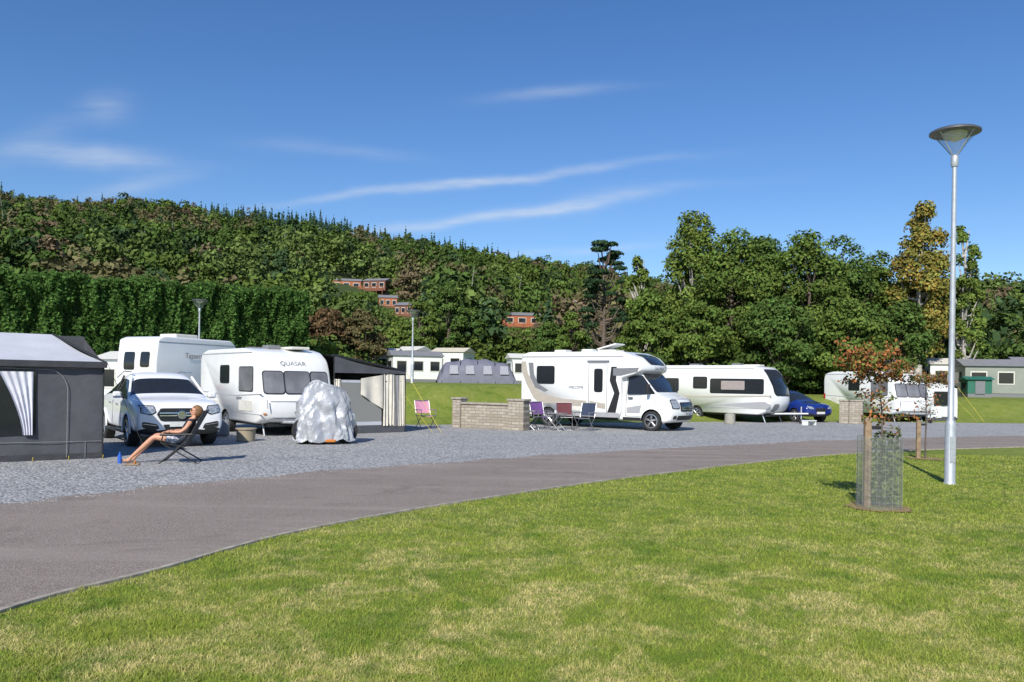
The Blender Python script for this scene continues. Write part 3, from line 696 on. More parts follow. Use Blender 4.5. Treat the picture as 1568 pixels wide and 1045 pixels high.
# ------------------------------------------------------------ motorhome
PLATE=M('plate_white',(.75,.75,.72),.4)
def motorhome():
    u=(.819,-.574); e=E('motorhome',(.35,31.1,0),head(u)); o=E('body_group');o.parent=e;o.location=(0,1.12,0)
    b=Body([(0,.42),(4.2,.42),(4.32,.6),(4.32,1.85),(4.95,1.98),(5.3,2.12),(5.28,2.32),(4.95,2.6),(4.3,2.8),(.3,2.8),(.05,2.7),(0,2.5)],1.12,.22,xm=4.3,rr=.05,fr=.1)
    s=b.build('coachbuilt_shell',WHITE,o); cut_arches(s,[1.25],.38,1.12,.36)
    c=Body([(4.1,.34),(6.1,.3),(6.3,.36),(6.4,.6),(6.38,.92),(6.24,1.12),(5.8,1.27),(5.66,1.33),(4.98,2.04),(4.1,2.04)],1.0,.22,tumble=.16,tz=1.15,xm=5.0,rr=.1,fr=.08)
    cb=c.build('cab',WHITE,o); cut_arches(cb,[5.45],.4,1.0,.37)
    for x in (1.25,5.45):
        for sd in (-1,1): wheel(x,sd*(.98 if x<3 else .9),.35,o,.22,sd)
    c.front('windscreen',1.36,2.01,-.84,.84,GLASS,o,.015,.08)
    for sd in (-1,1): c.side('cab_window',fillet([(4.5,1.27),(5.58,1.3),(5.03,1.95),(4.5,1.95)],.05),GLASS,o,sd,.012)
    line(c,[(4.45,.5),(4.45,1.95)],o,mat=BLACK); line(c,[(5.6,1.3),(5.62,.95)],o,mat=BLACK); line(c,[(4.45,.5),(5.05,.5)],o,mat=BLACK)
    c.side('door_handle',rr(4.55,4.72,1.13,1.17,.01),BLACK,o,-1,.03)
    c.side('sill',[(4.35,.34),(5.05,.34),(5.05,.46),(4.35,.46)],BLACK,o,-1,.01)
    c.front('grille',.70,1.02,-.52,.52,BLACK,o,.012,.08)
    for i in range(4): c.front('grille_bar',.76+.06*i,.775+.06*i,-.46,.46,CHROME,o,.022,.005)
    c.front('lower_grille',.40,.56,-.65,.65,BLACK,o,.012,.05); c.front('number_plate',.57,.68,-.27,.27,PLATE,o,.03,.01)
    text('SF16 XOC',.1,(c.xf(.6)+.035,-.24,.595),(R(90),0,R(90)),BLACK,o,.001)
    for s_ in (-1,1):
        c.front('headlight_surround',.79,1.11,*sorted((s_*.55,s_*.95)),BLACK,o,.008,.08)
        c.front('headlight',.82,1.08,*sorted((s_*.58,s_*.92)),LAMPD,o,.016,.06); c.front('fog_lamp',.44,.56,*sorted((s_*.7,s_*.86)),BLACK,o,.014,.04)
        tubes('mirror_arm',[((5.35,s_*.95,1.4),(5.4,s_*1.15,1.5),.02)],BLACK,o); box('door_mirror',(5.4,s_*1.18,1.48),(.1,.18,.32),BLACK,o,.03)
    c.front('bonnet_line',1.125,1.135,-.8,.8,GREYP,o,.008,.003)
    b.front('skylight',2.33,2.72,-.6,.6,GLASS,o,.015,.08)
    text('CHAUSSON',.15,(b.xf(2.2)+.0,-.4,2.15),(R(90),0,R(90)),GREYP,o)
    window(b,.75,1.5,1.62,2.25,o); window(b,3.25,3.55,1.35,2.15,o,r=.08)
    line(b,[(3.0,.55),(3.0,2.35)],o,w=.02); line(b,[(3.0,2.35),(3.75,2.35)],o,w=.02); line(b,[(3.75,2.35),(3.75,.55)],o,w=.02)
    line(b,[(.05,2.62),(4.4,2.62)],o,w=.05,mat=MIDG)
    b.side('graphic',[(.02,2.45),(.22,2.45),(.32,2.0),(.6,1.5),(1.0,1.22),(1.9,1.05),(2.9,1.0),(2.9,.8),(1.75,.8),(1.6,.86),(.9,.86),(.6,1.05),(.25,1.6),(.02,2.1)],BEIGE,o,-1,.006)
    b.side('graphic',[(.34,2.4),(.56,2.4),(.60,1.95),(.8,1.6),(1.25,1.36),(1.1,1.3),(.66,1.45),(.42,1.85)],GREYP,o,-1,.014)
    b.side('graphic',[(3.05,1.0),(3.7,.92),(3.7,.72),(3.05,.8)],BEIGE,o,-1,.005)
    b.side('graphic',[(3.78,.6),(4.05,1.3),(3.86,1.75),(3.92,2.25),(4.14,2.25),(4.12,1.75),(4.27,1.3),(4.12,.6)],BLACK,o,-1,.007)
    b.side('graphic',[(4.0,1.93),(4.3,1.93),(4.95,2.08),(5.02,2.22),(4.4,2.2),(4.0,2.2)],GREYP,o,-1,.011)
    c.side('graphic',[(4.5,.62),(5.0,.62),(5.05,.9),(4.5,.8)],MIDG,o,-1,.006)
    text('WELCOME',.13,(2.15,-1.14,1.45),(R(90),0,0),GREYP,o); box('light_strip',(3.4,-1.15,2.45),(.9,.05,.06),GREYP,o,.01)
    b.side('lower_skirt',[(.03,.43),(.8,.43),(.8,.6),(.03,.6)],MIDG,o,-1,.006); b.side('lower_skirt',[(1.7,.43),(4.25,.43),(4.25,.6),(1.7,.6)],MIDG,o,-1,.006)
    b.side('hatch',rr(2.0,2.7,.64,.78,.03),TRIM,o,-1,.008)
    box('awning_cassette',(2.0,1.14,2.62),(3.6,.12,.14),TRIM,o,.03)
    box('roof_hatch',(3.3,0,2.85),(.75,.75,.1),TRIM,o,.03); box('roof_hatch_lid',(3.3,-.0,3.02),(.8,.75,.05),WHITE,o,.02,(0,R(-14),0)); box('roof_vent',(1.2,0,2.86),(.5,.5,.12),TRIM,o,.03)
    box('roof_aerial',(2.2,.3,2.88),(.5,.4,.14),WHITE,o,.05)
    box('underbody',(2.8,0,.38),(5.2,1.5,.12),BLACK,o)
motorhome()
# ------------------------------------------------------------ cars
def car(name,loc,u,paint,st,axles,wr,W,suv=True):
    e=E(name,(loc[0],loc[1],0),head(u)); L=st[-1][0]; o=E('body_group'); o.parent=e; o.location=(-L,W,0)
    def sec(x,zb,belt,top,w,wt):
        return [(.0,zb),(.8*w,zb),(w*.97,zb+.1),(w,zb+(belt-zb)*.5),(w*.985,belt-.06),(w*.94,belt),(wt,top-.1 if top-belt>.2 else top-.04),(wt*.8,top-.015),(0,top)]
    V=[];F=[];mi=[];ns=len(st)
    for s in st:
        h=sec(*s); ring=[(s[0],-y,z) for y,z in h]+[(s[0],y,z) for y,z in h[-2:0:-1]]; V+=ring
    n=16
    for i in range(ns-1):
        hi=(st[i][3]-st[i][2]>.2); hj=(st[i+1][3]-st[i+1][2]>.2)
        for j in range(n):
            a=i*n+j;b=i*n+(j+1)%n; F.append((a,b,b+n,a+n)); jj=j if j<8 else 15-j
            m=0
            if jj==5 and (hi or hj): m=1
            if (hi!=hj) and jj in (6,7): m=1
            if jj in (0,1): m=2
            mi.append(m)
    F.append(tuple(range(n)));mi.append(0);F.append(tuple(range((ns-1)*n,ns*n)));mi.append(0)
    b=mk('body',V,F,[paint,GLASS,BLACK],None,mi=mi); fixn(b)
    m=b.modifiers.new('s','SUBSURF'); m.levels=2; m.render_levels=2; apply_mods(b)
    bv=BVHTree.FromPolygons([v.co.copy() for v in b.data.vertices],[tuple(p.vertices) for p in b.data.polygons])
    cut_arches(b,axles,wr+.05,W,wr,.32); b.data.shade_smooth(); b.data.set_sharp_from_angle(angle=R(40)); b.parent=o
    for x in axles:
        for sd in (-1,1):
            wheel(x,sd*(W-.13),wr,o,.24,sd)
            V=[];F=[]
            pts=[(x+math.cos(t)*(wr+.055),sd*(W-.005),wr+math.sin(t)*(wr+.055)) for t in np.linspace(-.1,math.pi+.1,18)]
            for i in range(17): tubeseg(V,F,pts[i],pts[i+1],.022,.022,6)
            mk('arch_trim',V,F,paint,o,smooth=50)
    return e,o,bv
def lay(nm,pts,mat,o,bv,off=.012,nu=14):
    """panel following the car's front skin: polygon in (y,z), projected along -x"""
    ys=[p[0] for p in pts]; n=len(pts); V=[];F=[]
    y0,y1=min(ys),max(ys); cols=[]
    for i in range(nu+1):
        y=y0+(y1-y0)*(i+.02)/(nu+.04); zs=[]
        for k in range(n):
            (a,za),(c,zc)=pts[k],pts[(k+1)%n]
            if (a-y)*(c-y)<=0 and abs(a-c)>1e-7: zs.append(za+(zc-za)*(y-a)/(c-a))
        if len(zs)<2: continue
        cols.append((y,min(zs),max(zs)))
    m=5
    for y,za,zb in cols:
        for j in range(m+1):
            z=za+(zb-za)*j/m; h=bv.ray_cast(Vector((9,y,z)),Vector((-1,0,0)))
            x=h[0].x if h[0] is not None else 4; nr=h[1] if h[1] is not None else Vector((1,0,0))
            if nr.x<0: nr=-nr
            V.append((x+nr.x*off,y+nr.y*off,z+nr.z*off))
    for i in range(len(cols)-1):
        for j in range(m): k=i*(m+1)+j; F.append((k,k+1,k+m+2,k+m+1))
    mk(nm,V,F,mat,o,smooth=50)
st=[(0,.5,.95,1.02,.78,.66),(.1,.38,1.02,1.1,.92,.74),(.42,.3,1.12,1.2,.97,.74),(.55,.29,1.13,1.36,.975,.7),(1.2,.28,1.14,1.62,.99,.66),(2.0,.28,1.12,1.75,1.0,.70),(2.6,.28,1.1,1.77,1.0,.72),(3.0,.28,1.08,1.68,1.0,.71),(3.74,.28,1.08,1.17,1.0,.9),(4.2,.28,1.06,1.15,.998,.88),(4.6,.28,1.0,1.1,.985,.86),(4.8,.3,.9,1.03,.96,.82),(4.88,.36,.76,.93,.9,.77)]
uc=Vector((.591,-.806)).normalized()
ec,oc,bv=car('parked_car',(-8.44,18.0),uc,CARW,st,[1.0,3.92],.37,1.0)
lay('grille',fillet([(-.46,.92),(.46,.92),(.54,.78),(.44,.62),(-.44,.62),(-.54,.78)],.03),BLACK,oc,bv,.008)
for zz in (.74,.80): lay('grille_bar',[(-.48,zz),(.48,zz),(.48,zz+.022),(-.48,zz+.022)],CHROME,oc,bv,.03)
bd=lathe('badge',[(.0,.0),(.085,.0),(.1,-.015),(.1,.03),(.085,.035)],CHROME,oc,20,'y'); bd.rotation_euler=(0,0,R(-90)); bd.location=(4.91,0,.775)
for s in (-1,1):
    lay('headlight',fillet([(s*.56,.84),(s*.6,.96),(s*.88,.98),(s*.86,.83),(s*.68,.78)],.02),LAMPD,oc,bv,.014)
    lay('headlight_surround',fillet([(s*.54,.82),(s*.58,.98),(s*.9,1.0),(s*.88,.81),(s*.66,.76)],.02),BLACK,oc,bv,.006)
    lay('air_intake',fillet([(s*.52,.56),(s*.84,.62),(s*.84,.48),(s*.47,.44)],.03),BLACK,oc,bv,.008)
    lay('intake_blade',[(s*.54,.52),(s*.82,.56),(s*.82,.575),(s*.54,.535)],CHROME,oc,bv,.02)
    tubes('mirror_arm',[((3.35,s*.93,1.12),(3.38,s*1.08,1.17),.02)],BLACK,oc); box('door_mirror',(3.38,s*1.1,1.2),(.12,.2,.16),CARW,oc,.05)
    tubes('roof_rail',[((.9,s*.66,1.6),(1.9,s*.68,1.77),.014),((1.9,s*.68,1.77),(2.9,s*.7,1.75),.014)],CHROME,oc)
    tubes('a_pillar',[((2.95,s*.71,1.64),(3.70,s*.9,1.1),.032)],CARW,oc); tubes('b_pillar',[((2.15,s*.72,1.66),(2.2,s*.96,1.1),.025)],BLACK,oc)
lay('lower_intake',fillet([(-.4,.55),(.4,.55),(.36,.43),(-.36,.43)],.02),BLACK,oc,bv,.008)
lay('number_plate',[(-.26,.5),(.26,.5),(.26,.61),(-.26,.61)],PLATE,oc,bv,.03)
for x in (1.75,2.75): tubes('door_line',[((x+.45,-1.0,.4),(x+.45,-.985,1.05),.005)],BLACK,oc,5)
tubes('side_sill',[((1.45,-.985,.33),(3.45,-.985,.33),.04)],BLACK,oc)
tubes('wiper',[((3.70,-.1,1.2),(3.48,-.6,1.35),.01),((3.70,.5,1.2),(3.5,0.0,1.36),.01)],BLACK,oc,5)
box('door_handle',(1.9,-1.0,.98),(.2,.03,.03),CHROME,oc,.01);box('door_handle',(2.8,-1.0,.96),(.2,.03,.03),CHROME,oc,.01)
st2=[(0,.45,.85,.92,.7,.58),(.1,.35,.9,.98,.82,.64),(.4,.28,.95,1.25,.86,.58),(1.0,.26,.95,1.44,.88,.56),(1.8,.26,.94,1.48,.89,.57),(2.4,.26,.92,1.42,.89,.56),(3.05,.26,.9,.97,.88,.72),(3.6,.26,.84,.91,.86,.68),(3.9,.28,.74,.84,.82,.64),(4.0,.33,.62,.76,.76,.58)]
eb,ob,bv2=car('parked_car',(13.3,36.2),Vector((.45,-.89)).normalized(),BLUEP,st2,[.75,3.25],.31,.89,False)
for s in (-1,1): lay('headlight',fillet([(s*.42,.62),(s*.7,.64),(s*.74,.76),(s*.48,.72)],.02),LAMPD,ob,bv2,.01)
lay('grille',fillet([(-.35,.66),(.35,.66),(.3,.5),(-.3,.5)],.03),BLACK,ob,bv2,.01)
lay('number_plate',[(-.26,.4),(.26,.4),(.26,.5),(-.26,.5)],PLATE,ob,bv2,.02)
# ------------------------------------------------------------ left awning tent
def tent():
    C=Vector((-8.15,16.0,0)); a=Vector((-.8,-.6,0)); bk=Vector((-.6,.8,0)); e=E('awning_tent',(0,0,0))
    def P(s,t,z): p=C+a*s+bk*t; return (p.x,p.y,z)
    L=4.2
    def quad(nm,pts,mat): return mk(nm,pts,[tuple(range(len(pts)))],mat,e)
    H=1.9
    def wavy(nm,s0,s1,z0,z1,mat,off=0,amp=.0,n=20,fr=20):
        V=[];F=[]
        for i in range(n+1):
            s=s0+(s1-s0)*i/n
            for j in range(7):
                q=j/6; z=z0+(z1-z0)*q; V.append(P(s,-off-amp*math.sin(s*fr+q*2)*(1-.5*q),z))
        for i in range(n):
            for j in range(6): k=i*7+j; F.append((k,k+1,k+8,k+7))
        return mk(nm,V,F,mat,e,smooth=70)
    wavy('front_wall',0,L,.0,H,ANTH,0,.015,40,5)
    wavy('mud_skirt',-.02,L,.0,.12,DARK,.02,.01,30,9)
    quad('right_wall',[P(0,0,0),P(0,2.2,0),P(0,2.2,2.45),P(0,0,H)],ANTH)
    quad('back_wall',[P(0,2.2,0),P(L,2.2,0),P(L,2.2,2.5),P(0,2.2,2.5)],ANTH)
    V=[];F=[];n=12
    for i in range(n+1):
        for j in range(n+1):
            s=i/n;t=j/n; sa=-.06+(.62+.06)*t+ (L-(-.06+.68*t))*s; sag=.05*math.sin(math.pi*t)
            V.append(P(sa,-.1+2.3*t,H+.0+.62*t-sag-.02*math.sin(sa*6)*(1-t)))
    for i in range(n):
        for j in range(n): k=i*(n+1)+j; F.append((k,k+1,k+n+2,k+n+1))
    mk('roof',V,F,LGREY,e,smooth=70)
    mk('hip_panel',[P(-.06,-.1,H),P(.62,2.2,H+.62),P(-.02,2.2,H-.02)],[(0,1,2)],ANTH,e)
    wavy('roof_valance',-.06,L,H-.1,H+.02,DARK,.11,.006,30,12)
    tubes('poles',[(P(-.01,-.02,0),P(-.01,-.02,H),.016),(P(-.03,-.09,H+.01),P(.62,2.2,H+.63),.02)],BLACK,e)
    quad('window',[P(1.15,-.03,.5),P(3.0,-.03,.5),P(3.0,-.03,1.72),P(1.15,-.03,1.72)],GLASS)
    V=[];F=[];n=20
    for i in range(n+1):
        t=i/n
        for j in range(9):
            q=j/8; wd=.16+.4*q**1.5; s=1.2+wd*t; V.append(P(s,-.06-.02*math.sin(t*26),.5+1.2*q))
    for i in range(n):
        for j in range(8): k=i*9+j; F.append((k,k+1,k+10,k+9))
    mk('curtain',V,F,M('white_curtain',(.65,.65,.7),.8),e,smooth=70)
    arc=[P(.62,-.03,.05)]+[P(.62+ .35*(1-math.cos(t)),-.03,1.35+.4*math.sin(t)) for t in np.linspace(0,math.pi/2,8)]+[P(3,-.03,1.78)]
    tubes('zip_seam',path(arc,.006),MGREY,e,5)
    tubes('seam',path([P(.02,-.03,.35),P(L,-.03,.38)],.005),MGREY,e,5); tubes('seam',path([P(.3,-.03,.02),P(.3,-.03,.35)],.005),MGREY,e,5)
    tubes('pegs',[(P(s,-.1,0),P(s,-.16,.08),.008) for s in (0,.6,1.2,1.8)],YEL,e,5)
    tubes('guy_rope',[(P(-.06,-.1,H),P(-.9,.2,0),.006)],DARK,e,5)
tent()
# ------------------------------------------------------------ stone walls
def wall(x,y,ang,L,nm='stone_wall',pl=.46):
    e=E(nm,(x,y,0),ang)
    box('wall_body',(L/2,0,.42),(L,.3,.84),STONE,e,.01); box('coping',(L/2,0,.875),(L+.02,.4,.07),CONC,e,.015)
    for px,w in ((0,pl),(L,.6)):
        box('pier',(px,0,.5),(w,.46,1.0),STONE,e,.015); box('pier_cap',(px,0,1.035),(w+.08,.54,.07),CONC,e,.02)
wall(-1.85,28.6,math.atan2(-1.3,2.35),2.4,pl=.34)
wall(15.2,36.6,R(-28),.45)
# ------------------------------------------------------------ chairs, table
def folding_chair(x,y,ang,cloth,name='folding_chair'):
    e=E(name,(x,y,0),ang)  # faces +x
    w=.27;S=[]
    for s in (-w,w):
        S+=[((.25,s,0),(-.22,s,.46),.012),((-.25,s,0),(.24,s,.46),.012),((-.22,s,.44),(-.38,s,.95),.012),((.22,s,.44),(.22,s,.64),.012),((.26,s,.64),(-.3,s,.64),.016)]
    S+=[((.25,-w,0),(.25,w,0),.012),((-.25,-w,0),(-.25,w,0),.012),((.24,-w,.45),(.24,w,.45),.012),((-.38,-w,.95),(-.38,w,.95),.012)]
    tubes('frame',S,ALU,e,7)
    def sl(nm,p,q,sag):
        V=[];F=[];n=8
        for i in range(n+1):
            for j in range(n+1):
                t=i/n;r=j/n; c=Vector(p).lerp(Vector(q),t); V.append((c.x+sag[0]*math.sin(math.pi*r),-w+2*w*r,c.z+sag[1]*math.sin(math.pi*r)))
        for i in range(n):
            for j in range(n): k=i*(n+1)+j; F.append((k,k+1,k+n+2,k+n+1))
        mk(nm,V,F,cloth,e,smooth=60)
    sl('seat',(.24,0,.46),(-.2,0,.44),(0,-.05)); sl('back',(-.24,0,.52),(-.37,0,.94),(-.03,0)); return e
folding_chair(1.05,28.3,R(-60),PURPLE); folding_chair(2.5,27.5,R(-120),NAVY); folding_chair(1.85,28.0,R(-90),BURG); folding_chair(.65,27.9,R(-20),NAVY)
def table(x,y):
    e=E('camping_table',(x,y,0),R(-35)); box('top',(0,0,.6),(.7,.5,.03),GREYP,e,.01)
    tubes('legs',[((-.3,s,0),(.3,s,.58),.011) for s in (-.2,.2)]+[((.3,s,0),(-.3,s,.58),.011) for s in (-.2,.2)],ALU,e,7)
    lathe('cup',[(0,.615),(.035,.615),(.04,.7),(.036,.7),(0,.63)],WHITE,e,12)
table(1.5,27.35)
folding_chair(-2.95,27.7,R(-60),PINK)
# ------------------------------------------------------------ covered bikes
def cover():
    e=E('silver_covered_bicycles',(-4.75,20.5,0),R(18)); V=[];F=[];n=110;m=46
    for j in range(m+1):
        t=j/m; z=1.42*t
        for i in range(n):
            a=2*math.pi*i/n; ca,sa=math.cos(a),math.sin(a)
            rx=.74*(1-.14*t-.5*max(0,t-.72)**1.2*2.2); ry=.42*(1-.45*t**1.6)
            if t>.97: rx*=.8; ry*=.65
            n4=1-abs(noise.noise(Vector((ca*3+5+t,sa*3,t*3))))*2; n5=1-abs(noise.noise(Vector((ca*7-t*3,sa*7,t*5+3))))*2
            fold=1+(.05*math.sin(a*9+t*5)+.025*math.sin(a*21+t*11))*(1-t*.6)+.16*noise.noise(Vector((ca*2.2,sa*2.2,t*2.2)))+.10*(n4-.6)+.06*(n5-.6)
            pw=.8; x=math.copysign(abs(ca)**pw,ca)*rx*fold; y=math.copysign(abs(sa)**pw,sa)*ry*fold
            zz=.09+z*(1-.09*(x/.74)**2*(t>.5))+.09*noise.noise(Vector((ca*3,sa*3,9)))*(1-t)+.13*t*math.exp(-((x+.25)/.2)**2)-.14*t*max(0,x-.1)
            V.append((x,y,zz))
    for j in range(m):
        for i in range(n):
            k=(i+1)%n; F.append((j*n+i,j*n+k,(j+1)*n+k,(j+1)*n+i))
    F.append(tuple(range(m*n,m*n+n))); mk('cover',V,F,FOIL,e,smooth=30)
    for x in (-.5,.5): lathe('wheel',[(.25,-.03),(.33,-.03),(.33,.03),(.25,.03)],TYRE,e,20,'y',30,(x,0,.33))
    box('orange_reflector',(.1,-.42,.1),(.25,.06,.07),ORANGE,e,.02)
cover()
e=E('water_container',(-6.9,20.9,0)); lathe('barrel',[(0,0),(.2,0),(.23,.02),(.24,.3),(.27,.31),(.27,.34),(.2,.345),(0,.34)],M('bucket_plastic',(.35,.29,.2),.6),e,20)
e=E('waste_water_carrier',(-8.1,22.2,0),R(20)); box('tank',(0,0,.25),(.6,.3,.45),M('waste_tank_grey',(.2,.2,.21),.5),e,.08); tubes('handle',path([(-.3,0,.3),(-.5,0,.7),(-.5,.1,.7)],.015),ORANGE,e)
e=E('water_container',(9.3,34.2,0)); lathe('barrel',[(0,0),(.2,0),(.22,.02),(.22,.4),(.1,.46),(0,.46)],M('blue_barrel',(.35,.33,.28),.5),e,20)
e=E('caravan_step',(12.6,34.0,0),R(30)); box('tread',(0,0,.2),(.55,.35,.04),WHITE,e,.01); box('leg_1',(-.25,0,.1),(.03,.3,.18),WHITE,e); box('leg_2',(.25,0,.1),(.03,.3,.18),WHITE,e)
# ------------------------------------------------------------ young trees
def young(x,y,H,n,guard=True,seed=1):
    rng=np.random.default_rng(seed); e=E('young_tree',(x,y,0)); V=[];F=[]; pts=[Vector((0,0,0))]
    for i in range(1,6): pts.append(Vector((rng.normal()*.03,rng.normal()*.03,H*i/5.6)))
    for i in range(5): tubeseg(V,F,pts[i],pts[i+1],.022*(1-i/6),.022*(1-(i+1)/6),6,False)
    C=[];N=[];col=[]
    for k in range(46):
        lo=k<14; zt=H*(.42+.25*rng.random()) if lo else H*(.72+.13*rng.random()); a=rng.random()*6.28; L=(.5 if not lo else .4)*(.5+.7*rng.random()); i=min(4,int(zt/H*5.6)); st_=pts[i].lerp(pts[i+1],zt/H*5.6-i)
        en=st_+Vector((math.cos(a)*L,math.sin(a)*L,L*(-.1+.6*rng.random()) )); tubeseg(V,F,st_,en,.007,.002,4,False)
        m=int(n//46*(.45 if lo else 1.25))
        t=rng.random(m)**.5; c=np.array(st_)[None]*(1-t[:,None])+np.array(en)[None]*t[:,None]+rng.normal(size=(m,3))*.04
        C.append(c); N.append(unit(rng,m)+np.array([0,-.5,.5])); f=rng.random((m,1))
        c1=np.array((.32,.13,.05)); col.append(c1*(.5+.9*f)*np.where(rng.random((m,1))<.4,np.array([[.45,1.3,.9]]),1))
    mk('trunk',V,F,BARK,e,smooth=60); C=np.concatenate(C);leafmesh('crown',C,np.concatenate(N),.026*(.6+.8*rng.random(len(C))),np.concatenate(col),e,rng=rng)
    box('stake',(-.17,0,.62 if guard else .45),(.09,.07,1.24 if guard else .9),STAKE,e,.008); box('tie',(-.08,0,1.1 if guard else .8),(.2,.04,.05),BLACK,e,.01)
    if guard:
        lathe('mesh_guard',[(.29,.02),(.285,.5),(.29,.98)],NET,e,28)
        sg=[]
        for i in range(18):
            a=2*math.pi*i/18; sg.append(((.29*math.cos(a),.29*math.sin(a),.02),(.29*math.cos(a),.29*math.sin(a),.98),.0013))
        for z in np.linspace(.02,.98,12):
            for i in range(20):
                a=2*math.pi*i/20;b=2*math.pi*(i+1)/20; sg.append(((.29*math.cos(a),.29*math.sin(a),z),(.29*math.cos(b),.29*math.sin(b),z),.0012))
        tubes('guard_wires',sg,MIDG,e,4)
        m=700; rr_=.2*np.sqrt(rng.random(m)); an=rng.random(m)*6.28; C=np.stack([rr_*np.cos(an)+.06,rr_*np.sin(an),.1+.95*rng.random(m)],1)
        leafmesh('lower_foliage',C,unit(rng,m),.03*(.6+.8*rng.random(m)),np.array((.09,.11,.05))*(.6+.8*rng.random((m,1))),e,rng=rng)
    n_=20; mk('mulch_ring',[(.42*math.cos(2*math.pi*i/n_)*(1+.12*math.sin(i*2.3)),.42*math.sin(2*math.pi*i/n_)*(1+.12*math.cos(i*1.9)),.012) for i in range(n_)],[tuple(range(n_))],MULCH,e)
young(5.05,11.0,2.45,2400,True,1); young(9.7,18.8,2.3,1200,False,7)
